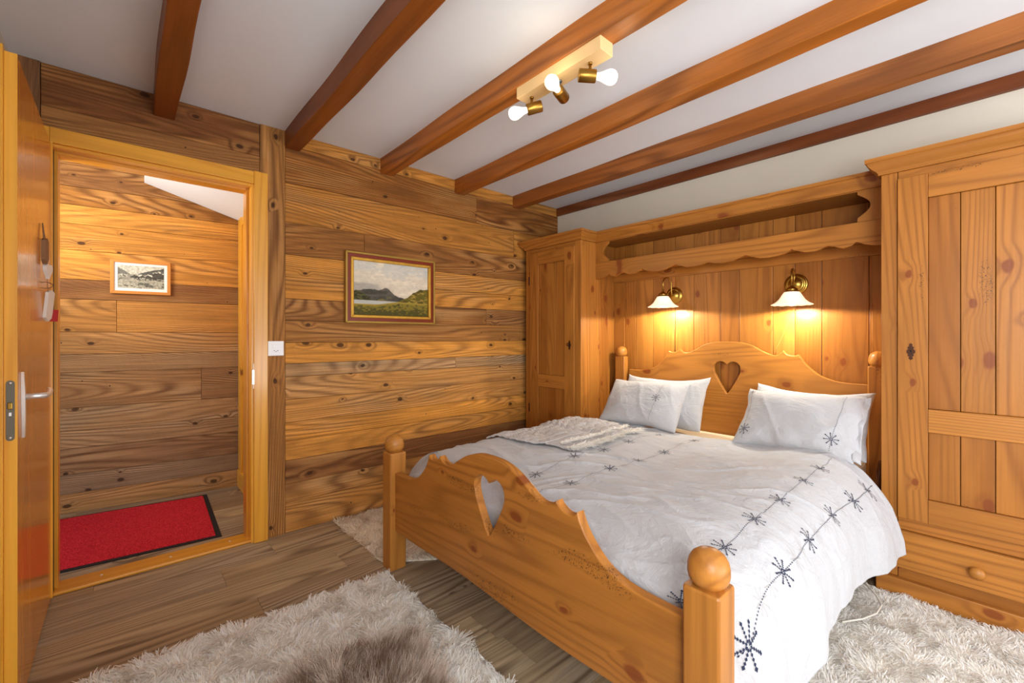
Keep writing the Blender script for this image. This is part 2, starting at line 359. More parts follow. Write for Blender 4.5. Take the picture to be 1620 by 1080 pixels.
# --- the reclaimed plank wall
def planks(mb, x0, x1, zs, tints, yf, th=.02, splits=None, fn=None):
    for i in range(len(zs) - 1):
        z1, z0 = zs[i], zs[i + 1]; t, gr = tints[i % len(tints)]
        xs = [x0] + sorted((splits or {}).get(i, [])) + [x1]
        for k in range(len(xs) - 1):
            j = random.uniform(-.002, .002); tt = min(1, max(0, t + (random.uniform(-.2, .2) if k else 0)))
            mb.box(xs[k] + .0008, xs[k + 1] - .0008, yf + j, yf + th, z0 + .001, z1 - .001, 0, tint=tt, grey=gr)
wl = MB()
zr = [2.35, 2.272, 2.053, 1.823, 1.633, 1.50, 1.373, 1.244, 1.115, .991, .913, .78, .646, .538, .423, .285, .174, 0.]
tr = [(.35, 0), (.85, .0), (.45, 0), (.75, .05), (.15, 0), (.25, 0), (.75, .1), (.6, .1), (.1, 0), (.35, .5), (.2, .2), (.25, .15), (.05, 0), (.1, .05), (.95, .1), (.35, .2), (.3, .1)]
planks(wl, .705, XC, zr, tr, YW, splits={1: [2.1], 3: [1.18], 6: [2.2], 9: [1.9], 15: [1.75], 2: [2.5]})
# post beside the door, and boards above the door
wl.box(.5745, .7035, YW - .006, YW + .02, 0, H, 2, tint=.62, grey=.1)
planks(wl, -.272, .573, [2.35, 2.165, 2.05], [(1., .05), (.7, .15)], YW)
wl.box(XL, -.2735, YW - .004, YW + .02, 0, H, 2, tint=.95, grey=.2)
wo = wl.build('wall_back', M['barn'], bevel=.0012, seg=1); tag(wo, kind='structure')
# masonry behind the cladding with the doorway left open
bk = MB().box(XL, -.235, YW + .02, YW + .10, 0, H).box(.54, XC, YW + .02, YW + .10, 0, H).box(-.235, .54, YW + .02, YW + .10, 2.01, H)
o = bk.build('wall_back_core', M['dark']); tag(o, kind='structure')

# ------------------------------------------------------------------ hall beyond the doorway
o = MB().box(-1.7, 1.2, 4.22, 4.3, 0, 2.6).box(1.0, 1.1, YW + .1, 4.22, 0, 2.6).build('hall_light_blocker', M['dark']); tag(o, kind='structure')  # added dark backing, stops outside light leaking between the hall planks
hp0 = Vector((-.315, 4.04)); hp1 = Vector((.672, 3.92)); hd = (hp1 - hp0).normalized(); hang = math.atan2(hd.y, hd.x)
hb = MB()
zh = [2.5, 2.27, 2.13, 2.01, 1.887, 1.716, 1.525, 1.395, 1.18, 1.034, .915, .684, .534, .419, .252, .126, 0]
th = [(.75, .1), (.85, .1), (.7, 0), (.15, 0), (.25, 0), (.2, 0), (.9, .1), (.45, .1), (.4, .25), (.6, .4), (.7, .3), (.3, .5), (.5, .5), (.85, .35), (.8, .6), (.3, .35)]
planks(hb, -1.5, .99, zh, th, 0, splits={7: [.28], 10: [.75]})
ho = hb.build('wall_hall', M['barn'], bevel=.0012, seg=1); ho.location = (hp0.x, hp0.y, 0); ho.rotation_euler = (0, 0, hang); tag(ho, kind='structure')
# right-hand side of the hall: neighbouring door casing seen through the opening
tr1 = MB()
tr1.box(.68, .75, 2.9, 3.93, 0, 2.12, 2, tint=.6)
tr1.box(.655, .68, 3.80, 3.90, .13, 2.05, 2, tint=.2); tr1.box(.66, .68, 2.9, 3.80, 1.985, 2.045, 1, tint=.3)
tr1.box(.668, .68, 3.66, 3.80, .13, 1.985, 2, tint=.9)
tr1.box(.650, .68, 2.9, 3.915, 0, .13, 1, tint=.0)
o = tr1.build('trim_1', M['frame'], bevel=.003); tag(o, 'varnished casing of a neighbouring door in the hall', kind='structure')
# white sloping underside over the hall (with its upright end)
def P3(px, s): return Vector((hp0.x + hd.x * s, hp0.y + hd.y * s))
s0 = .425; sl = MB()
def hx(s, z, y=None):
    p = hp0 + hd * s
    return (p.x, p.y if y is None else y, z)
V = [hx(s0, 2.225), hx(1.06, 2.02), (hx(1.06, 0)[0], 2.9, 2.02), (hx(s0, 0)[0], 2.9, 2.225),
     hx(s0, 2.52), hx(1.06, 2.52), (hx(1.06, 0)[0], 2.9, 2.52), (hx(s0, 0)[0], 2.9, 2.52)]
V = [(v[0], v[1] + (-.001 if i in (0, 1, 4, 5) else 0), v[2]) for i, v in enumerate(V)]
sl.add(V, [(0, 1, 2, 3), (4, 7, 6, 5), (0, 3, 7, 4), (1, 5, 6, 2), (0, 4, 5, 1), (3, 2, 6, 7)], 0)
o = sl.build('ceiling_hall_slope', M['ceiling']); tag(o, kind='structure')
o = MB().box(-1.7, 1.0, YW + .02, 4.3, 2.52, 2.6).build('ceiling_hall', M['ceiling']); tag(o, kind='structure')
o = MB().box(-1.72, -1.62, YW + .02, 4.4, 0, 2.5).build('wall_hall_left', M['cream']); tag(o, kind='structure')

# door casing (lining, architrave, threshold)
dc = MB()
dc.box(-.243, .54, YW - .024, YW, 2.0, 2.068, 0, tint=.1)                 # head architrave
dc.box(.54, .609, YW - .026, YW, 0, 2.071, 2, tint=.2)                     # right architrave
dc.box(-.30, -.243, YW - .022, YW, 0, 2.068, 2, tint=.2)                   # left architrave
dc.box(.528, .545, YW - .012, YW + .045, 0, 2.0, 2, tint=.0); dc.box(-.25, .528, YW - .012, YW + .045, 1.985, 2.0, 0, tint=.1)
dc.box(.515, .545, YW + .045, YW + .125, 0, 2.0, 2, tint=.9); dc.box(-.25, .515, YW + .045, YW + .125, 1.972, 2.0, 0, tint=.9)
dc.box(-.25, -.236, YW - .012, YW + .045, 0, 1.985, 2, tint=.3); dc.box(-.25, -.222, YW + .045, YW + .125, 0, 1.972, 2, tint=.9)
o = dc.build('trim_2', M['frame'], bevel=.0025); tag(o, 'varnished wooden door frame around the doorway', kind='structure')
ts = MB()
ts.box(-.238, .54, YW - .004, YW + .125, 0, .016, 0, tint=.6)
o = ts.build('trim_3', M['frame'], bevel=.006); tag(o, kind='structure')
sc = MB()
for x in (-.08, .18, .44): sc.cyl((x, YW + .06, .0155), (x, YW + .06, .0175), .006, n=12)
so = sc.build('screw', M['steel'], o)
sp = MB().box(.5385, .5405, YW - .022, YW - .004, .86, 1.0).box(.530, .541, YW - .0285, YW - .022, .885, .965).build('strike_plate', M['steel'], bpy.data.objects['trim_2'])

# ------------------------------------------------------------------ the open door leaf
xf = -.238; yfree = 1.955
dl = MB()
dl.box(xf - .026, xf, yfree, YW - .03, .012, 1.99, 2, tint=.4, off=(0, 3, 5))
door = dl.build('door_1', M['leaf'], bevel=.0015); tag(door, 'varnished wooden door standing open at the left edge', kind='structure')
e = MB(); e.box(xf - .0265, xf + .0006, yfree - .002, yfree + .004, .012, 1.992, 2, tint=.1, off=(2, 3, 5))
e.box(xf - .045, xf - .0265, yfree - .0155, YW - .03, .012, 2.005, 2, tint=.35)
e.build('edge_strip', M['frame'], door, bevel=.0012)
hs = MB(); hs.box(xf - .012, xf + .006, YW - .036, YW - .023, .012, 2.0, 2, tint=.2).build('hinge_strip', M['frame'], door, bevel=.001)
# lock plate in the edge
lk = MB()
yy = yfree - .0028
pts = []
for k in range(9): a = math.pi * k / 8; pts.append((xf - .0135 + math.cos(a) * .009, 1.015 + math.sin(a) * .009 - .004))
for k in range(9): a = math.pi + math.pi * k / 8; pts.append((xf - .0135 + math.cos(a) * .009, .846 + math.sin(a) * .009 + .004))
V = [(p[0], yy, p[1]) for p in pts] + [(p[0], yy + .002, p[1]) for p in pts]; n = len(pts)
lk.add(V, [tuple(range(n))] + [(i, i + n, (i + 1) % n + n, (i + 1) % n) for i in range(n)], 2)
lo = lk.build('lock_plate', M['oldsteel'], door)
MB().box(xf - .0185, xf - .0085, yy - .007, yy + .001, .935, .955).build('latch', M['brass'], lo, bevel=.002)
MB().box(xf - .016, xf - .011, yy - .002, yy + .001, .915, .925).build('lock_bolt', M['steel'], lo)
s_ = MB()
for z in (1.012, .850): s_.cyl((xf - .0135, yy - .001, z), (xf - .0135, yy + .001, z), .0035, n=10)
s_.build('screw', M['steel'], lo)
# handle with long back plate, bent lever
hp = MB()
pl = []
for k in range(13):
    t = k / 12; pl.append((xf + .006 + .0025 * math.sin(t * 3.1), 2.028 + .012 * t ** 2 * 1.2, 1.040 - t * .205))
for i in range(12):
    p, q = pl[i], pl[i + 1]; w = .0125
    hp.add([(xf + .0003, p[1] - w, p[2]), (p[0], p[1] - w * .6, p[2]), (p[0], p[1] + w * .6, p[2]), (xf + .0003, p[1] + w, p[2]),
            (xf + .0003, q[1] - w, q[2]), (q[0], q[1] - w * .6, q[2]), (q[0], q[1] + w * .6, q[2]), (xf + .0003, q[1] + w, q[2])],
           [(0, 1, 5, 4), (1, 2, 6, 5), (2, 3, 7, 6)] + ([(0, 3, 2, 1)] if i == 0 else []) + ([(4, 5, 6, 7)] if i == 11 else []), 2)
ho_ = hp.build('handle_plate', M['steel'], door)
lv = MB(); zc = .962
lv.tube([(xf + .004, 2.035, zc), (xf + .030, 2.035, zc), (xf + .046, 2.040, zc), (xf + .052, 2.052, zc), (xf + .053, 2.08, zc), (xf + .052, 2.115, zc + .002), (xf + .050, 2.14, zc + .006), (xf + .046, 2.155, zc + .011)], [.009, .009, .009, .0088, .008, .0085, .0095, .006], 12)
lv.build('handle', M['steel'], door)

# ornament hanging on the door
orn = empty('door_ornament', (xf + .01, 2.47, 1.22), 'small string of wooden hearts hanging on the open varnished door', 'ornament')
b = MB(); b.tube([(xf + .004, 2.452, 1.585), (xf + .008, 2.44, 1.535), (xf + .010, 2.45, 1.505)], .002, 6); b.tube([(xf + .004, 2.452, 1.585), (xf + .008, 2.475, 1.535), (xf + .012, 2.475, 1.5)], .002, 6)
b.tube([(xf + .010, 2.462, 1.47), (xf + .014, 2.49, 1.42), (xf + .012, 2.50, 1.37), (xf + .015, 2.51, 1.30)], .0012, 6)
pp = [(xf + .012 + .012 * math.sin(t * 1.3), 2.505 + .045 * math.sin(t), 1.352 + .012 * math.cos(t * 1.)) for t in np.linspace(-1.2, 3.4, 16)]
b.tube(pp, .0015, 6); b.build('string', M['string'], orn)
def heart2(n=40, w=1., h=1.):
    P = []
    for k in range(n):
        t = 2 * math.pi * k / n; x = 16 * math.sin(t) ** 3; y_ = 13 * math.cos(t) - 5 * math.cos(2 * t) - 2 * math.cos(3 * t) - math.cos(4 * t)
        P.append((x / 16 * w / 2, (y_ + 2.5) / 14.5 * h / 2))
    return P
def slab(mb, P, org, ax, ay, an, th, **k):
    org = Vector(org); ax = Vector(ax).normalized(); ay = Vector(ay).normalized(); an = Vector(an).normalized(); n = len(P)
    V = [org + ax * p[0] + ay * p[1] - an * th / 2 for p in P] + [org + ax * p[0] + ay * p[1] + an * th / 2 for p in P]
    mb.add(V, [tuple(reversed(range(n))), tuple(range(n, 2 * n))] + [(i, (i + 1) % n, (i + 1) % n + n, i + n) for i in range(n)], 2, **k)
b = MB(); slab(b, [(-.02, -.055), (.0, -.07), (.02, -.05), (.018, .02), (.0, .03), (-.02, .02)], (xf + .010, 2.462, 1.50), (.12, 1, 0), (0, 0, 1), (1, -.12, 0), .014); b.build('bark_pendant', M['bark'], orn)
b = MB(); slab(b, heart2(w=.055, h=.058), (xf + .014, 2.497, 1.405), (.22, 1, 0), (.0, .05, 1), (1, -.22, 0), .012); b.build('heart', M['whitepaint'], orn)
b = MB(); slab(b, [(-.03, -.05), (.0, -.065), (.03, -.05), (.03, .05), (-.0, .06), (-.03, .05)], (xf + .014, 2.53, 1.275), (.2, 1, .0), (0.08, 0, 1), (1, -.2, 0), .010); b.build('tag_board', M['whitepaint'], orn)
b = MB(); slab(b, [(-.014, -.024), (.014, -.024), (.014, .024), (-.014, .024)], (xf + .024, 2.565, 1.235), (.7, .7, 0), (.05, .12, 1), (.7, -.7, 0), .008); b.build('red_tag', M['redtag'], orn)['label'] = 'small red tag at the bottom of the string'

# ------------------------------------------------------------------ ceiling beams
bx = [.106, .700, 1.290, 1.890, 2.483]
wherebeam = ['leftmost ceiling beam, dark stained, meeting the wall above the doorway', 'dark stained ceiling beam ending beside the upright post of the doorway', 'lighter brown ceiling beam carrying the spotlight bar',
             'orange-brown ceiling beam, next one right of the spotlight bar', 'dark brown ceiling beam, the last free one before the cream wall', 'dark red-brown half beam lying along the top of the cream wall']
for i, x in enumerate(bx):
    mb = MB(); n = 40; ys = np.linspace(YF, YW - .001, n); V = []; F = []
    ph = random.uniform(0, 9)
    for y_ in ys:
        w = .004 * math.sin(y_ * 2.1 + ph) + .0025 * math.sin(y_ * 7 + ph * 2); w2 = .004 * math.sin(y_ * 2.7 + ph * 3) + .002 * math.sin(y_ * 9 + ph)
        hz = .004 * math.sin(y_ * 1.7 + ph)
        V += [(x + w, y_, H + .0), (x + w * .8, y_, H - .100 + hz), (x + w * .8 + .003, y_, H - .103 + hz), (x + .082 + w2, y_, H - .103 + hz), (x + .085 + w2, y_, H - .100 + hz), (x + .085 + w2, y_, H + .0)]
    for k in range(n - 1):
        for j in range(5): F.append((k * 6 + j, k * 6 + j + 1, (k + 1) * 6 + j + 1, (k + 1) * 6 + j))
    F += [tuple(range(6)), tuple(reversed(range((n - 1) * 6, n * 6)))]
    mb.add(V, F, 1, tint=[.75, .7, .0, .1, .45][i])
    o = mb.build('ceiling_beam', M['beam']); tag(o, wherebeam[i], 'beam', 'exposed ceiling beams')
o = MB().box(XC - .022, XC + .01, YF, YW - .001, H - .072, H, 1, tint=1.).build('ceiling_beam', M['beam'], bevel=.003); tag(o, wherebeam[5], 'beam', 'exposed ceiling beams')

# ------------------------------------------------------------------ spotlight bar under the third beam
trk = empty('spotlight_bar', (1.333, 1.2, 2.247), 'pale wooden spotlight bar with three lit bulbs under the third beam', 'ceiling light')
MB().box(1.293, 1.369, .972, 1.425, 2.196, 2.2475, 1, tint=.3).build('base', M['blond'], trk, bevel=.002)
def bulb_prof(r, l):
    P = [(.0125, 0), (.0135, .008)]
    for k in range(1, 13):
        t = k / 12; a = t * math.pi * .92
    P += [(.015, .016), (.019, .026), (r * .86, l * .48), (r * .97, l * .58), (r, l * .68), (r * .96, l * .79), (r * .8, l * .9), (r * .5, l * .975), (r * .2, l * .998), (.0001, l)]
    return P
specs = [(1.37, (-.72, .64, -.27), 'bulb', 'left spotlight with its bulb pointing at the plank wall'), (1.205, (-.92, -.30, .05), 'bulbwarm', 'middle spotlight with the brightest, warmest bulb'), (1.05, (.72, -.64, -.06), 'bulb', 'right spotlight with its bulb pointing right')]
for y_, d, mt, lb in specs:
    d = Vector(d).normalized(); j = Vector((1.333, y_, 2.158))
    h = MB(); h.cyl(j - d * .045 + Vector((0, 0, -.012)), j + d * .022 + Vector((0, 0, -.012)), .024, .024, n=24, smooth=True)
    c0 = j + Vector((0, 0, -.012))
    s1 = h.build('spotlight', M['socket_brass'], trk, bevel=.003); s1['label'] = lb
    q = MB(); q.cyl((1.333, y_, 2.197), (1.333, y_, 2.19), .0085, n=14); q.cyl((1.333, y_, 2.19), (1.333, y_, 2.158), .0055, n=12); q.cyl((1.333, y_, 2.162), c0, .007, n=10)
    q.build('stem', M['holdergrey'] if mt == 'bulbwarm' else M['socket_brass'], s1)
    q = MB(); q.lathe(bulb_prof(.0285, .082), c0 + d * .022, d); q.build('bulb', M[mt], s1)
    L = bpy.data.lights.new('spot_bulb', 'POINT'); L.energy = .55 if mt == 'bulbwarm' else .3; L.color = (1, .83, .58); L.shadow_soft_size = .03
    lo_ = bpy.data.objects.new('spot_bulb', L); COL.objects.link(lo_); lo_.location = c0 + d * .14

# ------------------------------------------------------------------ framed pictures
def color_grid(name, W_, H_, nx, nz, fn, mat, parent, mat4):
    xs = np.linspace(0, 1, nx); zs = np.linspace(0, 1, nz); U, V_ = np.meshgrid(xs, zs, indexing='ij')
    C_ = fn(U, V_); C_ = np.clip(C_, 0, 1); L_ = np.where(C_ <= .04045, C_ / 12.92, ((C_ + .055) / 1.055) ** 2.4)
    P = np.stack([U * W_, np.zeros_like(U), V_ * H_], -1).reshape(-1, 3); idx = np.arange(nx * nz).reshape(nx, nz)
    F = np.stack([idx[:-1, :-1], idx[1:, :-1], idx[1:, 1:], idx[:-1, 1:]], -1).reshape(-1, 4)
    o = np_mesh(name, P, F, mat, None, False, {'paint': ('FLOAT_COLOR', 'color', np.concatenate([L_.reshape(-1, 3), np.ones((nx * nz, 1))], 1))})
    o.parent = parent; o.matrix_local = mat4; return o
def lerp(a, b, t): return a + (b - a) * t[..., None]
def C(h): h = h.lstrip('#'); return np.array([int(h[i:i + 2], 16) / 255 for i in (0, 2, 4)])
def sm(x, a, b): t = np.clip((x - a) / (b - a), 0, 1); return t * t * (3 - 2 * t)
def landscape(u, v):
    n1 = fbm(u * 5, v * 9, 5); n2 = fbm(u * 30, v * 40, 3); n3 = fbm(u * 9 + 4, v * 14, 4)
    c = lerp(C('#d9cbb4') + 0 * u[..., None], C('#cdc9bc'), sm(v + n1 * .25, .55, 1.0)); c = lerp(c, C('#e9dcc2'), sm(n3, -.1, .5) * .8)
    c = lerp(c, C('#a3b4c0'), sm(u + n1 * .4, .6, 1.) * sm(v, .7, .9) * sm(n3, -.4, .1) * .5)
    c = lerp(c, C('#9a958c'), sm(-v + .62 + n1 * .15, 0, .12) * sm(-u, -.6, -.2) * .7)
    mt_ = .40 + .10 * np.exp(-((u - .18) / .18) ** 2) + .13 * np.exp(-((u - .42) / .09) ** 2) + .03 * fbm(u * 14, u * 0, 4)
    mt_ = mt_ - np.clip(u - .45, 0, 1) * .25
    mm = sm(mt_ - v, 0, .012); mc = lerp(C('#6a6358') + 0 * u[..., None], C('#4a463c'), sm(n1, -.3, .4)); mc = lerp(mc, C('#82733f'), sm(n3, .1, .5) * sm(-v, -.42, -.3))
    c = lerp(c, mc, mm)
    h2 = .30 + .16 * np.exp(-((u - .02) / .16) ** 2) + .02 * fbm(u * 22, u * 0 + 3, 3) - .25 * sm(u, .2, .36)
    c = lerp(c, lerp(C('#3c3a20') + 0 * u[..., None], C('#5d5a30'), sm(n2, -.2, .4)), sm(h2 - v, 0, .01))
    h3 = .28 + .27 * sm(u, .55, .93) + .03 * fbm(u * 18, u * 0 + 7, 4)
    hc = lerp(C('#6b5f22') + 0 * u[..., None], C('#a68a3a'), sm(n2 + n3, -.2, .4)); hc = lerp(hc, C('#3e3a16'), sm(n3, .05, .4) * .8)
    c = lerp(c, hc, sm(h3 - v, 0, .008) * sm(u, .55, .57))
    wz = .285; c = lerp(c, C('#b9b8ae'), sm(wz - v, 0, .01) * (1 - sm(u, .5, .62)))
    g = .215 + .06 * sm(u, .25, .6); gc_ = lerp(C('#8c7a2c') + 0 * u[..., None], C('#4c471c'), sm(n2 * .8 + (.16 - v) * 3, -.25, .35)); gc_ = lerp(gc_, C('#c7a648'), sm(v - g + .05, 0, .05) * .7)
    c = lerp(c, gc_, sm(g - v, 0, .012))
    for x0 in (.575, .592): c = lerp(c, C('#2a2015'), (np.abs(u - x0) < .005) * (np.abs(v - .222) < .022) * 1.)
    return c + n2[..., None] * .05
def village(u, v):
    n2 = fbm(u * 34, v * 22, 3); n1 = fbm(u * 8, v * 9, 4)
    c = C('#bdb7a4') + 0 * u[..., None]
    c = lerp(c, C('#6f6c62'), sm(.92 - u * 1.1 - v, 0, .03) * (v > .55)); c = lerp(c, C('#55534c'), sm(.45 + u * .52 - v + n1 * .04, 0, .03) * sm(u, .38, .5))
    c = lerp(c, C('#8d8878'), sm(.62 - v + n1 * .03, 0, .02)); 
    for (a, b_, z0, z1) in ((.02, .2, .5, .6), (.27, .45, .38, .62), (.44, .6, .4, .6), (.58, .75, .36, .62), (.74, 1., .36, .78)):
        ctr = (a + b_) / 2; roof = z1 - np.abs(u - ctr) * .7; ins = ((u > a) & (u < b_)) * 1.
        c = lerp(c, C('#4a463d'), ins * sm(roof - v, 0, .01) * (v > z0)); c = lerp(c, C('#c8c1ac'), ins * (np.abs(v - roof - .0) < .035) * sm(n2, -.6, .3))
        c = lerp(c, C('#a9a38f'), ins * (v < z0 + .08) * (v > z0) * sm(n2, -.1, .1))
    c = lerp(c, C('#a7a08c'), sm(.38 - v + n1 * .05, 0, .02)); c = lerp(c, C('#5f5c50'), sm(.33 - v, 0, .1) * sm(n1, .0, .3)); c = lerp(c, C('#2f2c26'), sm(n2, .35, .5) * (v < .45) * (v > .2))
    return c * (1 + n2[..., None] * .3)
def frame_ring(mb, W_, H_, o0, o1, y0, y1, **k):
    """mitred ring from outer offset o0 to inner offset o1; y0 front, y1 back (local)"""
    a = [(o0, o0), (W_ - o0, o0), (W_ - o0, H_ - o0), (o0, H_ - o0)]; b_ = [(o1, o1), (W_ - o1, o1), (W_ - o1, H_ - o1), (o1, H_ - o1)]
    for i in range(4):
        j = (i + 1) % 4; P = [a[i], a[j], b_[j], b_[i]]
        V = [(p[0], y0, p[1]) for p in P] + [(p[0], y1, p[1]) for p in P]
        mb.add(V, [(0, 1, 2, 3), (7, 6, 5, 4), (0, 4, 5, 1), (1, 5, 6, 2), (2, 6, 7, 3), (3, 7, 4, 0)], 0 if i % 2 == 0 else 2, **k)
pw, ph_ = .652, .458
pic = empty('framed_painting', (1.046, YW - .001, 1.238), 'hill and lake landscape painting in a gilt and red frame on the plank wall', 'painting')
def child_local(mb, name, mat, parent, bevel=0.):
    o = mb.build(name, mat, None, bevel=bevel); o.parent = parent; return o
m_ = MB(); frame_ring(m_, pw, ph_, 0, .013, -.035, 0); fo = child_local(m_, 'frame', M['goldpale'], pic, .003)
m_ = MB(); frame_ring(m_, pw, ph_, .013, .034, -.028, 0); q = child_local(m_, 'frame_inner_band', M['redwood'], fo); q['label'] = 'dark red band inside the gilt frame'
m_ = MB(); frame_ring(m_, pw, ph_, .034, .053, -.034, 0); q = child_local(m_, 'frame_sight_edge', M['gold'], fo, .004); q['label'] = 'ornate gold inner edge of the frame'
color_grid('canvas', pw - .104, ph_ - .104, 200, 140, landscape, M['paint'], pic, Matrix.Translation((.052, -.016, .052)))
pic2 = empty('framed_photograph', (0, 0, 0), 'small black and white village photograph in an orange wooden frame in the hall', 'picture')
sP = (Vector((-.079, 3.97)) - hp0).dot(hd) ; pp_ = hp0 + hd * (sP + .006)
pic2.location = (pp_.x, pp_.y - .003, 1.443); pic2.rotation_euler = (0, 0, hang); w2_, h2_ = .322, .232
m_ = MB(); frame_ring(m_, w2_, h2_, 0, .020, -.018, 0); child_local(m_, 'frame', M['paleframe'], pic2, .0015)
m_ = MB(); m_.box(.018, w2_ - .018, -.010, -.002, .018, h2_ - .018); child_local(m_, 'passepartout', M['mat'], pic2)
color_grid('photograph', w2_ - .075, h2_ - .076, 170, 100, village, M['print'], pic2, Matrix.Translation((.0375, -.0108, .040)))

# ------------------------------------------------------------------ light switch with socket
sw = empty('wall_socket', (.612, YW - .007, 1.040), 'white wall plate with light switch and socket on the dark upright post', 'socket')
child_local(MB().box(0, .082, -.008, 0, 0, .084), 'plate', M['white'], sw, .002)
child_local(MB().box(.023, .059, -.0105, -.007, .042, .066), 'switch', M['white'], sw, .0015)
q = MB(); P = [(.022, .030), (.032, .016), (.050, .016), (.062, .030), (.052, .040), (.032, .040)]
V = [(p[0], -.0085, p[1]) for p in P] + [(p[0], -.0078, p[1]) for p in P]; q.add(V, [tuple(range(6))] + [(i, i + 6, (i + 1) % 6 + 6, (i + 1) % 6) for i in range(6)])
so = child_local(q, 'socket', M['white'], sw)
q = MB()
for x, z in ((.032, .029), (.050, .029), (.041, .024)): q.cyl((x, -.0087, z), (x, -.0080, z), .0024, n=10)
child_local(q, 'pin_hole', M['slotblack'], so)

# ------------------------------------------------------------------ red door mat in the hall
mt = empty('doormat', (.08, 3.45, 0), 'red doormat with black rubber edge on the hall floor beyond the doorway', 'doormat')
def quadslab(mb, P, z0, z1, **k):
    V = [(p[0], p[1], z0) for p in P] + [(p[0], p[1], z1) for p in P]
    mb.add(V, [(3, 2, 1, 0), (4, 5, 6, 7), (0, 1, 5, 4), (1, 2, 6, 5), (2, 3, 7, 6), (3, 0, 4, 7)], 0, **k)
Pm = [(-.62, 3.075), (.421, 2.985), (.450, 3.845), (-.55, 3.965)]
m_ = MB(); quadslab(m_, Pm, .0005, .005); m_.build('border', M['rubber'], mt)
c_ = np.mean(np.array(Pm), 0); Pi = [(.026 * (1 if p[0] < c_[0] else -1) + p[0], .026 * (1 if p[1] < c_[1] else -1) + p[1]) for p in Pm]
m_ = MB(); quadslab(m_, Pi, .004, .010); m_.build('pile', M['red'], mt, bevel=.003)

# ------------------------------------------------------------------ wardrobes and the bridge over the bed
XW = 2.59; XB = 3.052
def sweep(mb, path, prof, outs, axis_of, **k):
    """path: list of (x,y); outs: outward unit normals per segment; prof: (offset,z)"""
    n = len(path); dirs = []
    offs = []
    for i in range(n):
        if i == 0: d = Vector(outs[0])
        elif i == n - 1: d = Vector(outs[-1])
        else: d = Vector(outs[i - 1]) + Vector(outs[i])
        offs.append(d)
    for i in range(n - 1):
        V = []
        for e_ in (i, i + 1):
            for o_, z in prof: V.append((path[e_][0] + offs[e_].x * o_, path[e_][1] + offs[e_].y * o_, z))
        m = len(prof); F = [(j, (j + 1) % m, (j + 1) % m + m, j + m) for j in range(m)] + [tuple(reversed(range(m))), tuple(range(m, 2 * m))]
        mb.add(V, F, axis_of[i], **k)
prof_c = lambda z: [(0, z), (.010, z), (.010, z + .008), (.016, z + .016), (.028, z + .026), (.040, z + .040), (.044, z + .048), (.044, z + .052), (.052, z + .055), (.052, z + .072), (-.02, z + .072), (-.02, z)]
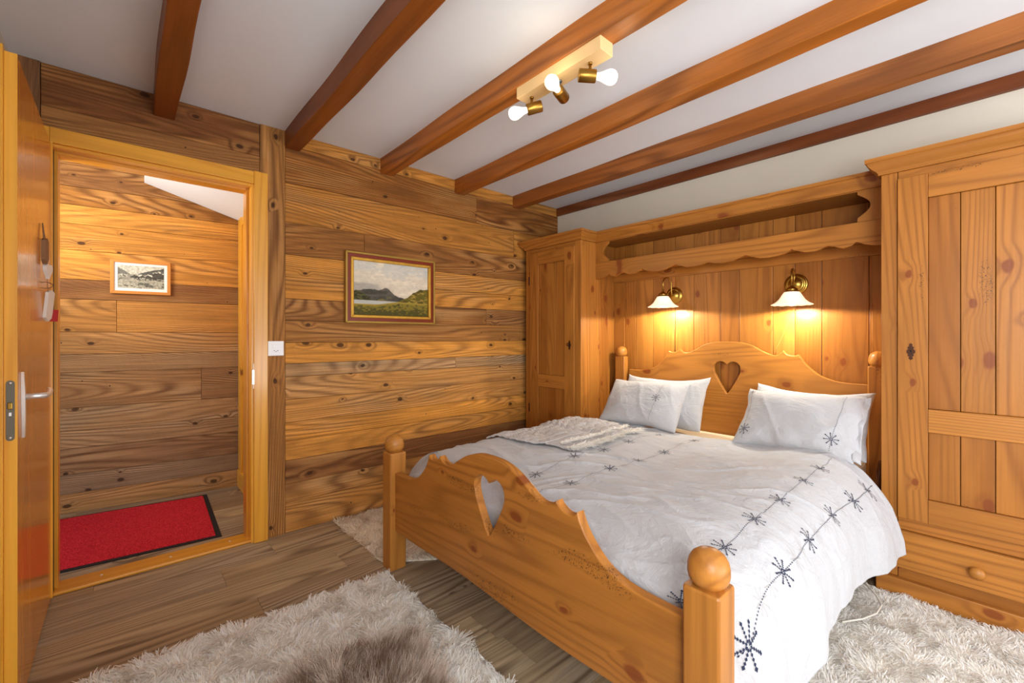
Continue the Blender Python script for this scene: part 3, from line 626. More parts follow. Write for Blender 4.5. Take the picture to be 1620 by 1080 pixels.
def wardrobe(name, y0, y1, hinge_far, label, visible_far_side):
    w = empty(name, (XW, (y0 + y1) / 2, 0), label, 'wardrobe'); st = .058
    c = MB()
    # side walls of upright boards
    for ys, s in ((y0, 1), (y1, -1)):
        xx = [XW + .02, 2.70, 2.82, 2.93, XB]
        for k in range(4): c.box(xx[k], xx[k + 1] - .0006, ys, ys + s * .018, .03, 1.885, 2)
    c.box(XW, XW + .02, y0, y0 + st - .002, .08, 1.885, 2, tint=.3); c.box(XW, XW + .02, y1 - st + .002, y1, .08, 1.885, 2, tint=.5)   # front stiles
    c.box(XW + .001, XW + .02, y0 + st, y1 - st, 1.853, 1.885, 1)               # top rail
    c.box(XW + .001, XW + .02, y0 + st, y1 - st, .293, .345, 1, tint=.7)        # rail over drawer
    c.box(XW + .004, XW + .02, y0 + st, y1 - st, .06, .124, 1, tint=.8)         # rail under drawer
    c.box(XW + .03, XB, y0 + .018, y1 - .018, .10, .12, 1); c.box(XW + .03, XB, y0 + .018, y1 - .018, 1.87, 1.885, 1); c.box(XB - .012, XB, y0 + .018, y1 - .018, .12, 1.87, 2)
    c.build('carcass', M['pine'], w, bevel=.0018)
    cr = MB(); sweep(cr, [(XB, y0), (XW, y0), (XW, y1), (XB, y1)], prof_c(1.8855), [(0, -1), (-1, 0), (0, 1)], [0, 1, 0], tint=.4)
    cr.box(XW - .02, XB, y0 - .02, y1 + .02, 1.9555, 1.962, 1); cr.build('cornice', M['pine'], w)
    p = MB(); p.box(XW - .025, XW + .01, y0 - .016, y1 + .016, 0, .078, 1, tint=.5); p.box(XW + .011, XB, y1 - .002, y1 + .014, 0, .078, 0); p.box(XW + .011, XB, y0 - .014, y0 + .002, 0, .078, 0)
    p.build('plinth', M['pine'], w, bevel=.004)
    # door: frame stiles, rails, boarded panels
    a, b_ = y0 + st, y1 - st; xd = XW - .012; d = MB()
    sw_ = .098
    d.box(xd, XW + .008, a, a + sw_, .347, 1.851, 2, tint=.2); d.box(xd, XW + .008, b_ - sw_, b_, .347, 1.851, 2, tint=.5)
    d.box(xd, XW + .008, a + sw_ + .0005, b_ - sw_ - .0005, 1.748, 1.851, 1, tint=.4)
    d.box(xd, XW + .008, a + sw_ + .0005, b_ - sw_ - .0005, .738, .838, 1, tint=.1); d.box(xd, XW + .008, a + sw_ + .0005, b_ - sw_ - .0005, .347, .448, 1, tint=.6)
    dd = d.build('door', M['pine'], w, bevel=.0022)
    pn = MB(); n = 3; ww = (b_ - a - 2 * sw_) / n
    for z0, z1 in ((.448, .738), (.838, 1.748)):
        for k in range(n):
            pn.box(xd + .011, XW + .004, a + sw_ + ww * k + .001, a + sw_ + ww * (k + 1) - .001, z0 + .0008, z1 - .0008, 2)
    pn.build('door_panel', M['pine'], dd, bevel=.0028)
    # keyhole plate on the stile facing the bed
    s = 1 if hinge_far else -1
    yk = (a + sw_ * .45) if hinge_far else (b_ - sw_ * .45)
    k_ = MB(); prof = [(-.000, .036), (.006, .030), (.004, .024), (.011, .018), (.008, .010), (.014, .004), (.014, -.006), (.008, -.012), (.011, -.018), (.004, -.024), (.008, -.030), (0, -.038)]
    PP = prof + [(-q[0], q[1]) for q in reversed(prof[1:-1])]
    slab(k_, PP, (xd - .001, yk, 1.085), (0, 1, 0), (0, 0, 1), (-1, 0, 0), .002); ko = k_.build('keyhole_plate', M['iron'], dd)
    k2 = MB(); k2.cyl((xd - .002, yk, 1.088), (xd - .0028, yk, 1.088), .003, n=10); k2.box(xd - .0028, xd - .002, yk - .0015, yk + .0015, 1.076, 1.088); k2.build('keyhole', M['slotblack'], ko)
    if hinge_far:
        k2 = MB(); k2.cyl((xd - .002, yk, 1.088), (xd - .022, yk, 1.088), .0025, n=8)
        k2.tube([(xd - .022, yk + .010 * math.sin(t), 1.088 + .010 * math.cos(t)) for t in np.linspace(0, 2 * math.pi, 14)], .0018, 6); k2.build('key', M['iron'], ko)
    hy = b_ + .004 if hinge_far else a - .004
    for z in (1.62, .55): MB().cyl((xd - .002, hy, z - .035), (xd - .002, hy, z + .035), .0045, n=10).build('hinge', M['iron'], dd)
    dr = MB(); dr.box(xd - .006, XW + .008, a - .006, b_ + .006, .127, .291, 1, tint=.3); do = dr.build('drawer', M['pine'], w, bevel=.003)
    kb = MB(); kb.lathe([(.010, 0), (.010, .010), (.018, .014), (.0235, .020), (.024, .028), (.019, .036), (.009, .041), (.0001, .042)], (xd - .006, (a + b_) / 2, .203), (-1, 0, 0), axis=0); kb.build('knob', M['pine'], do)
    return w
wr = wardrobe('wardrobe', -.232, .372, False, 'right pine wardrobe with a drawer and round knob on the near side of the bed', True)
wl_ = wardrobe('wardrobe', 2.13, 2.734, True, 'left pine wardrobe standing in the corner by the plank wall behind the bed', True)

br = empty('overbed_shelf', (2.9, 1.25, 1.6), 'pine shelf bridge with scalloped valance spanning the two wardrobes above the bed', 'shelf unit')
y0, y1 = .3725, 2.1295; XV = 2.77
cr = MB(); sweep(cr, [(XV, y0 + .001), (XV, y1 - .001)], prof_c(1.8855), [(-1, 0)], [1], tint=.3); cr.box(XV - .02, XB - .015, y0 + .0525, y1 - .0525, 1.953, 1.957, 1); cr.build('cornice', M['pine'], br)
# scalloped valance
def valance_z(y_):
    c = 1.25; d = abs(y_ - c)
    # scallop bottoms mirrored about the middle of the bridge
    pts = [(0, 1.636), (.06, 1.606), (.15, 1.599), (.22, 1.617), (.273, 1.632), (.30, 1.612), (.36, 1.605), (.44, 1.622), (.50, 1.63), (.62, 1.618), (.66, 1.604), (.70, 1.611), (.735, 1.627), (.76, 1.612), (.80, 1.604), (.86, 1.597), (.90, 1.594)]
    pts = [(0, 1.622), (.04, 1.612), (.09, 1.6065), (.15, 1.611), (.20, 1.628), (.225, 1.6365), (.25, 1.626), (.30, 1.609), (.35, 1.604), (.40, 1.609), (.45, 1.621), (.47, 1.640), (.475, 1.628), (.53, 1.610), (.58, 1.608), (.635, 1.628), (.66, 1.620), (.70, 1.604), (.735, 1.612), (.755, 1.630), (.78, 1.616), (.82, 1.603), (.88, 1.596)]
    for (a, za), (b_, zb) in zip(pts, pts[1:]):
        if d <= b_: t = (d - a) / (b_ - a); return za + (zb - za) * t
    return pts[-1][1]
def profile_board(mb, ys, ztop, zbot, xa, xb, axis=1, plane='x', **k):
    n = len(ys); V = []
    for x in (xa, xb):
        for y_, a, b_ in zip(ys, ztop, zbot): V += [(x, y_, a), (x, y_, b_)]
    F = []
    for i in range(n - 1):
        a = 2 * i; F += [(a, a + 2, a + 3, a + 1), (2 * n + a, 2 * n + a + 1, 2 * n + a + 3, 2 * n + a + 2), (a, 2 * n + a, 2 * n + a + 2, a + 2), (a + 1, a + 3, 2 * n + a + 3, 2 * n + a + 1)]
    F += [(0, 1, 2 * n + 1, 2 * n), (2 * n - 2, 4 * n - 2, 4 * n - 1, 2 * n - 1)]
    mb.add(V, F, axis, **k)
ys = np.linspace(y0, y1, 241); v = MB(); profile_board(v, ys, [1.727] * 241, [valance_z(q) for q in ys], XV, XV + .022, tint=.3); v.build('valance', M['pine'], br, bevel=.0025, angle=60)
# scroll brackets in the upper corners
for s, yy_ in ((1, y0), (-1, y1)):
    m_ = MB(); zz = np.linspace(1.7275, 1.885, 33); t = (zz - 1.7275) / .1575
    cut = .098 + .045 * 0 - .052 * np.sin(np.clip((t - .12) / .76, 0, 1) * math.pi) ** 1.0
    V = []; n = 33
    for x in (XV + .001, XV + .021):
        for z_, c__ in zip(zz, cut): V += [(x, yy_, z_), (x, yy_ + s * (.118 - (.098 - c__) if True else 0), z_)]
    F = []
    for i in range(n - 1):
        a = 2 * i; F += [(a, a + 1, a + 3, a + 2), (2 * n + a, 2 * n + a + 2, 2 * n + a + 3, 2 * n + a + 1), (a + 1, 2 * n + a + 1, 2 * n + a + 3, a + 3)]
    m_.add(V, F, 2, tint=.3); m_.build('scroll_bracket', M['pine'], br)
# shelf board, ceiling board, rear rail, back panelling and corner posts
MB().box(XV + .023, XB - .03, y0, y1, 1.655, 1.675, 1, tint=.4).build('shelf', M['pine'], br, bevel=.002)
MB().box(XV + .0, XB - .015, y0 + .0525, y1 - .0525, 1.886, 1.90, 1, tint=.6).box(XV + .0, XB - .015, y0, y1, 1.8805, 1.8855, 1, tint=.6).build('top_board', M['pine'], br)
rr_ = MB().box(3.005, 3.022, y0 + .001, y1 - .001, 1.588, 1.654, 1, tint=.3).build('rear_rail', M['pine'], br, bevel=.002)
bp = MB(); yb = [y0, .47, .585, .80, .90, .93, 1.10, 1.215, 1.29, 1.48, 1.63, 1.80, 1.93, 2.035, y1]
yb = [y0, .485, .70, .835, .955, 1.155, 1.275, 1.46, 1.60, 1.78, 1.93, 2.03, y1]
for k in range(len(yb) - 1): bp.box(3.024, 3.040, yb[k] + .0012, yb[k + 1] - .0012, .25, 1.88, 2)
bp.box(3.041, XB, y0, y1, .25, 1.88, 2, tint=1.)
bp.build('back_panel', M['pine'], br, bevel=.0022)
MB().box(3.016, 3.0235, y1 - .10, y1 - .001, .25, 1.587, 2, tint=.5).build('side_strip', M['pine'], br, bevel=.002); MB().box(3.016, 3.0235, y0 + .001, y0 + .10, .25, 1.587, 2, tint=.5).build('side_strip', M['pine'], br, bevel=.002)

# ------------------------------------------------------------------ bed
bed = empty('bed', (2.0, 1.24, 0), 'large pine double bed with heart cut-outs in its scalloped headboard and footboard', 'bed')
CY = 1.243
fin = [(.030, 0), (.031, .003), (.038, .007), (.0445, .017), (.0470, .030), (.0465, .044), (.0435, .058), (.036, .071), (.024, .080), (.011, .0845), (.0001, .0855)]
def post(x0, y0, w, h, fs=1., wx=None):
    wx = wx or w; m_ = MB(); c = .005
    P = [(x0 + c, y0), (x0 + wx - c, y0), (x0 + wx, y0 + c), (x0 + wx, y0 + w - c), (x0 + wx - c, y0 + w), (x0 + c, y0 + w), (x0, y0 + w - c), (x0, y0 + c)]
    V = []; nz = 9
    cx_, cy_ = x0 + wx / 2, y0 + w / 2
    hs_ = [0, h - .006, h]
    for i, z in enumerate(hs_):
        s = 1 if i < 2 else .955
        V += [(cx_ + (p[0] - cx_) * s, cy_ + (p[1] - cy_) * s, z) for p in P]
    F = [tuple(reversed(range(8))), tuple(range(16, 24))]
    for i in range(2):
        for j in range(8): F.append((i * 8 + j, i * 8 + (j + 1) % 8, (i + 1) * 8 + (j + 1) % 8, (i + 1) * 8 + j))
    m_.add(V, F, 2, tint=.1, off=(random.uniform(0, 9), -cx_ + .02, -cy_ + .05)); o = m_.build('bed_post', M['pine'], bed, bevel=.002)
    f = MB(); f.lathe([(r * fs, z * fs) for r, z in fin], (cx_, cy_, h - .001), axis=0, tint=.0, off=(random.uniform(0, 9), .3, .2)); f.build('finial', M['pine'], o)
    return o
post(.972, .412, .086, .575); post(.972, 1.988, .086, .575)
post(2.947, .392, .088, .993, .95, .054); post(2.947, 1.985, .088, .993, .95, .054)
def smooth_profile(keys, n=8):
    """keys: (d,z,sharp) -> Catmull-Rom between sharp corners"""
    out = []; segs = []; cur = [keys[0]]
    for k in keys[1:]:
        cur.append(k)
        if k[2]: segs.append(cur); cur = [k]
    if len(cur) > 1: segs.append(cur)
    for sg in segs:
        m = len(sg)
        for i in range(m - 1):
            p1, p2 = sg[i], sg[i + 1]; p0 = sg[i - 1] if i else (2 * p1[0] - p2[0], 2 * p1[1] - p2[1]); p3 = sg[i + 2] if i + 2 < m else (2 * p2[0] - p1[0], 2 * p2[1] - p1[1])
            for q in range(n):
                t = q / n
                out.append(tuple(.5 * ((2 * p1[j]) + (-p0[j] + p2[j]) * t + (2 * p0[j] - 5 * p1[j] + 4 * p2[j] - p3[j]) * t * t + (-p0[j] + 3 * p1[j] - 3 * p2[j] + p3[j]) * t ** 3) for j in (0, 1)))
    out.append((keys[-1][0], keys[-1][1])); return out
def heart_board(name, x0, x1, ya, yb_, outline, zbot, hc, hw, hh, bot=None, tint=.35):
    """outline: (d, z) half profile from the centre outwards; a flat board with a heart-shaped hole, cut as a real opening"""
    cy = hc[0]
    top = [(cy - d, z) for d, z in reversed(outline)] + [(cy + d, z) for d, z in outline if d > 0]
    bt = bot or [(yb_, zbot), (ya, zbot)]
    hkeys = [(0, .40, 1), (.10, .465, 0), (.24, .50, 0), (.38, .465, 0), (.475, .37, 0), (.50, .25, 0), (.46, .11, 0), (.36, -.06, 0), (.24, -.24, 0), (.11, -.42, 0), (.03, -.51, 0), (0, -.53, 1)]
    hp_ = smooth_profile(hkeys, 4); H_ = [(cy + p[0] * hw, hc[1] + p[1] * hh) for p in hp_] + [(cy - p[0] * hw, hc[1] + p[1] * hh) for p in reversed(hp_[1:-1])]
    cu = bpy.data.curves.new(name, 'CURVE'); cu.dimensions = '2D'; cu.fill_mode = 'BOTH'
    for loop in (top + bt, H_):
        s = cu.splines.new('POLY'); s.points.add(len(loop) - 1); s.use_cyclic_u = True
        for i, p in enumerate(loop): s.points[i].co = (p[0], p[1], 0, 1)
    cu.extrude = (x1 - x0) / 2 - .005; cu.bevel_depth = .005; cu.bevel_resolution = 2; cu.offset = -.005
    tmp = bpy.data.objects.new('tmp', cu); COL.objects.link(tmp); dg = bpy.context.evaluated_depsgraph_get(); dg.update()
    me = bpy.data.meshes.new_from_object(tmp.evaluated_get(dg)); bpy.data.objects.remove(tmp); 
    n = len(me.vertices); co = np.zeros(n * 3, dtype=np.float32); me.vertices.foreach_get('co', co); co = co.reshape(-1, 3)
    W_ = np.stack([(x0 + x1) / 2 + co[:, 2], co[:, 0], co[:, 1]], -1)
    me.vertices.foreach_set('co', W_.astype(np.float32).ravel())
    # boards glued edge to edge: shift the grain by height
    me.attributes.new('gc', 'FLOAT_VECTOR', 'POINT').data.foreach_set('vector', np.stack([W_[:, 1] + 3.3, W_[:, 2] + 7.7 + x0, W_[:, 0] + 1.9], -1).astype(np.float32).ravel())
    me.attributes.new('rv', 'FLOAT', 'POINT').data.foreach_set('value', np.full(n, tint, dtype=np.float32)); me.attributes.new('gv', 'FLOAT', 'POINT').data.foreach_set('value', np.zeros(n, dtype=np.float32))
    me.materials.clear(); me.materials.append(M['pine'])
    for p in me.polygons: p.use_smooth = False; p.material_index = 0
    me.name = name; o = bpy.data.objects.new(name, me); COL.objects.link(o); o.parent = bed; o.matrix_parent_inverse = Matrix.Translation(-Vector(bed.location)); return o
def mirror0(keys):
    """half profile starting at the centre: prepend mirrored point handling by starting flat"""
    return smooth_profile(keys)
fk = [(0, .709, 0), (.07, .705, 0), (.14, .685, 0), (.20, .653, 0), (.245, .627, 0), (.275, .619, 0), (.305, .624, 0), (.335, .643, 1), (.345, .630, 0), (.375, .616, 0), (.400, .618, 0), (.418, .632, 1), (.432, .600, 0), (.460, .560, 0), (.51, .515, 0), (.57, .489, 0), (.64, .480, 0), (.75, .478, 0)]
wav = [(yq, .200 + .006 * math.sin((yq - .3) * 7)) for yq in np.linspace(1.995, .49, 40)]
heart_board('footboard', .998, 1.032, .49, 1.995, mirror0(fk), .2, (CY + .01, .53), .172, .205, wav)
hk = [(0, 1.118, 0), (.08, 1.113, 0), (.15, 1.095, 0), (.21, 1.062, 0), (.26, 1.040, 0), (.29, 1.037, 0), (.31, 1.045, 0), (.328, 1.066, 1), (.345, 1.046, 0), (.37, 1.038, 0), (.395, 1.038, 0), (.412, 1.046, 1), (.425, 1.020, 0), (.46, .975, 0), (.52, .925, 0), (.59, .900, 0), (.66, .893, 0), (.745, .893, 0)]
heart_board('headboard', 2.972, 3.0, .478, 1.988, mirror0(hk), .25, (CY - .03, .882), .17, .205, None, .1)
for yy_ in (.432, 2.028):
    MB().box(1.06, 2.953, yy_, yy_ + .028, .17, .33, 0, tint=.4).build('side_rail', M['pine'], bed, bevel=.004)
q = MB()
for k in range(14): q.box(1.12 + .135 * k, 1.19 + .135 * k, .463, 2.025, .235, .252, 1)
q.build('slats', M['pine'], bed)

# mattress with a cream fitted sheet
mtt = MB().box(1.13, 2.955, .478, 2.010, .256, .515); mo = mtt.build('mattress', M['sheet'], bevel=.05, seg=5); tag(mo, 'mattress under a cream fitted sheet in the pine bed', 'mattress')

# ------------------------------------------------------------------ duvet
sec = np.array([(2.055, .33), (2.085, .42), (2.062, .50), (1.99, .548), (1.86, .568), (1.65, .572), (1.40, .565), (1.15, .562), (.90, .565), (.70, .570), (.55, .563), (.46, .535), (.40, .485), (.362, .42), (.345, .34), (.338, .262)])
def catmull(P, u):
    n = len(P) - 1; x = np.clip(u, 0, 1) * n; i = np.clip(np.floor(x).astype(int), 0, n - 1); t = (x - i)[..., None]
    p1 = P[i]; p2 = P[i + 1]; p0 = P[np.clip(i - 1, 0, n)]; p3 = P[np.clip(i + 2, 0, n)]
    return .5 * (2 * p1 + (p2 - p0) * t + (2 * p0 - 5 * p1 + 4 * p2 - p3) * t ** 2 + (-p0 + 3 * p1 - 3 * p2 + p3) * t ** 3)
seglen = np.r_[0, np.cumsum(np.hypot(*np.diff(sec, axis=0).T))]; seglen /= seglen[-1]
def duvet(X, T, out=0.):
    """X world x along the bed (array), T 0..1 far hem to near hem -> points"""
    u = np.interp(T, seglen, np.linspace(0, 1, len(sec))); S = catmull(sec, u); Y = S[..., 0].copy(); Z = S[..., 1].copy()
    Yc = Y
    foot = 1 - sm(X, 1.055, 1.24); Z = Z - foot ** 1.6 * np.where(Z > .4, .08, .02)
    inw = sm(-X, -1.13, -1.06); Y = Y + np.where(Yc < 1.2, 1, -1) * inw * .03 * sm(np.abs(Yc - 1.23), .4, .8)
    
    # near corner at the head end swings out and down
    fl_ = sm(T, .80, 1.) * sm(X, 1.95, 2.42); Y = Y - .055 * fl_; Z = Z - .035 * fl_
    Z = Z + .022 * sm(X, 1.1, 1.6) * np.exp(-((Y - .55) / .3) ** 2) * sm(Z, .45, .55)
    # quilt billows and wrinkles
    bl = fbm(X * 2.3 + 3, Y * 2.1 + 1, 2) * .034 + fbm(X * 5 + T * 3, Y * 2 + 9 + Z * 3, 3) * .016
    rdg = 1 - np.abs(fbm(X * 4.2 + Y * 1.6 + 5 + .8 * fbm(X * 2, Y * 2, 2), (Y + Z) * 1.3 - X * .6 + 2, 3)) * 3.2
    wr_ = np.clip(rdg, 0, 1) ** 3 * .0085
    rdg2 = 1 - np.abs(fbm(X * 9 - Y * 4 + 15, (Y + Z) * 4 + X * 3 + 8, 2)) * 4; wr_ = wr_ + np.clip(rdg2, 0, 1) ** 2 * .0035
    Z = Z - .035 * sm(T, .85, 1.) * (1 - sm(X, 1.2, 1.6)) - .10 * sm(T, .80, 1.) * (1 - sm(X, 1.08, 1.32)); side = sm(T, .80, .97); bl = bl * (1 - .5 * side); fold = side * (.010 * np.sin(X * 13 + 2 * np.sin(X * 5)) + .0025 * np.sin(X * 37 + T * 3))
    d = (bl + wr_) * (1 - .55 * sm(T, .88, .98))
    ny = np.where(Yc < .5, -sm(-Z, -.56, -.42), np.where(Yc > 1.98, sm(-Z, -.56, -.42), 0)); nz_ = np.sqrt(np.clip(1 - ny ** 2, 0, 1))
    Y = Y + ny * (d + out) - fold; Z = Z + nz_ * (d + out)
    XX = X + 0.018 * fbm(Y * 3 + 2, X * 0 + 1., 2) * sm(X, 2.3, 2.55) + .0 * T
    return np.stack([XX, Y, Z], -1)
nx_, nt_ = 300, 330
Xs = np.linspace(1.064, 2.56, nx_); Ts = np.linspace(0, 1, nt_); GX, GT = np.meshgrid(Xs, Ts, indexing='ij')
# head edge runs obliquely: further from the headboard on the near side
GXX = 1.05 + (GX - 1.05) * (1 - .055 * sm(GT, .25, .85))
top = duvet(GXX, GT)
# foot end closes downwards behind the footboard
ext = []
for k, (dx, dz) in enumerate([(-.006, -.13), (-.014, -.085), (-.012, -.04), (-.005, -.012)]):
    r = top[0].copy(); tp = sm(r[:, 2], .33, .43); r[:, 0] = r[:, 0] + dx * (.4 + .6 * tp); r[:, 2] = np.maximum(r[:, 2] + dz * tp, .25); r[:, 1] += np.where(r[:, 1] < 1.2, 1, -1) * (-dz) * .8 * (1 - tp); ext.append(r)
tail = []
for dx, dz in [(.012, -.008), (.016, -.024), (.008, -.040), (-.02, -.046), (-.12, -.05)]:
    r = top[-1].copy(); r[:, 0] += dx * (1 if dx > 0 else 1) * sm(r[:, 2], .38, .5); r[:, 2] = r[:, 2] + dz * sm(r[:, 2], .3, .45); tail.append(r)
PD = np.concatenate([np.array(ext), top, np.array(tail)], 0)
duv = empty('duvet', (1.8, 1.24, .55), 'white embroidered duvet spread over the bed and hanging down its near side', 'duvet')
dcover = grid_mesh('duvet_cover', PD, M['cotton'], duv, flip=True)
md = dcover.modifiers.new('thick', 'SOLIDIFY'); md.thickness = .004; md.offset = -1

def stitches(name_d, name_g, surf, motifs, lines, parent, S=1., sgn=1.):
    """surf(a,b)->point array in metres-like parameters; small raised diamonds for each stitch"""
    bufs = {'navy': ([], []), 'grey': ([], [])}
    eps = .003
    def diamond(key, a, b, r, asp=1., ang=0.):
        ca, sa = math.cos(ang), math.sin(ang)
        offs = [(r * ca, r * sa), (-r * asp * sa, r * asp * ca), (-r * ca, -r * sa), (r * asp * sa, -r * asp * ca)]
        p = surf(np.array([a + o_[0] for o_ in offs]), np.array([b + o_[1] for o_ in offs]))
        nrm = np.cross(p[1] - p[3], p[0] - p[2]); l = np.linalg.norm(nrm); nrm = nrm / (l + 1e-9)
        V, F = bufs[key]; i = len(V); p = p + nrm * .0022 * sgn
        V.extend(p.tolist()); F.append((i, i + 1, i + 2, i + 3))
    for (a, b, kind, r) in motifs:
        for k in range(8):
            an = k * math.pi / 4 + .2
            if kind == 'navy':
                for j in range(1, 6):
                    q = r * j / 5; diamond('navy', a + math.cos(an) * q, b + math.sin(an) * q, r * (.10 if j < 5 else .13), .9, an)
            else:
                for j in range(2, 9):
                    q = r * j / 8; diamond('grey', a + math.cos(an) * q, b + math.sin(an) * q, r * .075, .35, an)
    for (a0, b0, a1, b1, key) in lines:
        L_ = math.hypot(a1 - a0, b1 - b0); n = int(L_ / (.0095 * S)); an = math.atan2(b1 - b0, a1 - a0)
        for k in range(n):
            t = (k + .5) / n; diamond(key, a0 + (a1 - a0) * t, b0 + (b1 - b0) * t, .0033 * S, .5, an)
    for key, nm, mt_ in (('navy', name_d, M['navy']), ('grey', name_g, M['greythread'])):
        V, F = bufs[key]
        if V: o_ = np_mesh(nm, np.array(V), np.array(F), mt_, parent, False); o_['label'] = ('navy' if key == 'navy' else 'grey') + ' stitched stars and lines'
tot = np.sum(np.hypot(*np.diff(sec, axis=0).T))
def T_of_Y(y_):   # arc parameter for a given y on the top or the near drape
    return float(np.interp(-y_, -sec[2:, 0], seglen[2:]))
def dsurf(a, b): return duvet(np.clip(a, 1.04, 2.6), b / tot)
mot = []; lns = []
for yy_, xs_, x0_, x1_ in ((1.36, (2.39, 2.06, 1.84, 1.61, 1.35), 1.15, 2.52), (1.16, (2.40, 2.08, 1.84, 1.61, 1.35), 1.15, 2.52), (.525, (2.215, 1.99, 1.72, 1.48, 1.26, 1.06), 1.045, 2.40), (1.94, (2.2, 1.95, 1.7, 1.45, 1.2), 1.08, 2.5)):
    b_ = T_of_Y(yy_) * tot; prev = x0_; xs_ = sorted(xs_)
    lns.append((x0_, b_, x1_, b_, 'navy'))
    for i, x in enumerate(xs_):
        mot.append((x, b_, 'navy', .030)); 
        if i + 1 < len(xs_): mot.append(((x + xs_[i + 1]) / 2, b_, 'grey', .028))
b4 = T_of_Y(.41) * tot
lns.append((1.09, b4, 2.44, b4, 'navy'))
for x in (1.12, 1.37, 1.63, 1.90, 2.15, 2.36): mot.append((x, b4, 'navy', .031))
for x in (1.22, 1.29, 1.46, 1.54, 1.72, 1.80, 2.0): mot.append((x, b4, 'grey', .029))
stitches('embroidery', 'pale_embroidery', dsurf, mot, lns, duv)

# ------------------------------------------------------------------ knitted throw on the far side of the duvet
tb = empty('knitted_throw', (1.95, 1.75, .58), 'pale grey knitted throw with white fringe lying on the far side of the duvet', 'throw blanket')
n1_, n2_ = 320, 260
a = np.linspace(0, 1, n1_); b_ = np.linspace(0, 1, n2_); UA, UB = np.meshgrid(a, b_, indexing='ij')
x_near0, x_near1 = 1.64, 2.30; x_far0, x_far1 = 1.58, 2.36
TX = (x_near0 + (x_far0 - x_near0) * UB) * (1 - UA) + (x_near1 + (x_far1 - x_near1) * UB) * UA + .014 * np.sin(UB * 9)
TY = 1.44 + (2.02 - 1.44) * UB + .03 * (UA - .5)
TT = np.interp(-TY, -sec[2:, 0], seglen[2:])
PB = duvet(TX, TT, .012)
kn_ = .0012 * np.sin(UA * 240 + 2 * np.sin(UB * 60)) + .0045 * np.abs(np.sin(UB * 34 + .4 * np.sin(UA * 70))) * (UB > .30) + .004 * np.abs(np.sin(UA * 60)) * (np.abs(UB - .85) < .08) + .006 * ((UB > .26) & (UB < .30))
PB[..., 2] += kn_ + .010 * fbm(UA * 5, UB * 4, 3) + .006 * sm(UA, .55, .62) + .012 * np.exp(-((UA - .6) / .03) ** 2)
tbo = grid_mesh('knit_cloth', PB, M['knit'], tb, flip=True); md = tbo.modifiers.new('thick', 'SOLIDIFY'); md.thickness = .008; md.offset = -.2

def strands(name, base, nrm, length, width, lean, mat, parent, cols, seg=2, taper=.35, curl=.3, seed=1):
    """flat tapering strands grown from base points; lean: (n,3) tip offset direction"""
    r = np.random.default_rng(seed); n = len(base); L_ = length * r.uniform(.7, 1.15, n)
    an = r.uniform(0, 2 * math.pi, n); side = np.stack([np.cos(an), np.sin(an), r.uniform(-.2, .2, n)], -1)
    bend = np.stack([r.normal(0, curl, n), r.normal(0, curl, n), r.normal(0, curl * .4, n)], -1)
    V = np.zeros((n, seg + 1, 2, 3)); 
    for k in range(seg + 1):
        t = k / seg; p = base + nrm * (L_ * t * (1 - .25 * t))[:, None] + lean * (L_ * t ** 1.4)[:, None] + bend * (L_ * t * t)[:, None]
        w = width * (1 - (1 - taper) * t ** 1.5)
        V[:, k, 0] = p - side * w / 2; V[:, k, 1] = p + side * w / 2
    b0 = (np.arange(n) * (seg + 1) * 2)[:, None]; F = []
    for k in range(seg): F.append(b0 + np.array([[2 * k, 2 * k + 1, 2 * k + 3, 2 * k + 2]]))
    F = np.stack(F, 1).reshape(-1, 4)
    cc = np.repeat(cols, (seg + 1) * 2, axis=0); cc = np.concatenate([cc, np.ones((len(cc), 1))], 1)
    o = np_mesh(name, V.reshape(-1, 3), F, mat, parent, True, {'tintc': ('FLOAT_COLOR', 'color', cc)}); o['kind'] = 'stuff'; return o
def lincol(h, n, var, r):
    c = np.array(lin(h)[:3]); return np.clip(c * (1 + r.normal(0, var, (n, 1))), 0, 1)
r_ = np.random.default_rng(5)
m = 2600; fa = r_.random(m); fx = x_near0 + (x_near1 - x_near0) * fa; fy = 1.44 + .03 * (fa - .5) + r_.uniform(-.004, .03, m)
fb_ = duvet(fx, np.interp(-fy, -sec[2:, 0], seglen[2:]), .015)
strands('fringe', fb_, np.tile([[0., 0., .25]], (m, 1)), .048, .005, np.tile([[0.05, -.85, -.02]], (m, 1)), M['strand'], tb, lincol('#fbf9f4', m, .06, r_), 3, .7, .3)
m = 1800; fa = r_.random(m); fx = x_near0 + .02 + (x_near1 - x_near0 - .04) * fa; fy = 1.50 + .03 * (fa - .5) + r_.uniform(-.004, .012, m)
fb_ = duvet(fx, np.interp(-fy, -sec[2:, 0], seglen[2:]), .024)
strands('tassel_row', fb_, np.tile([[0., 0., .5]], (m, 1)), .026, .005, np.tile([[0.05, -.3, .0]], (m, 1)), M['strand'], tb, lincol('#fbf9f4', m, .06, r_), 2, .7, .4)

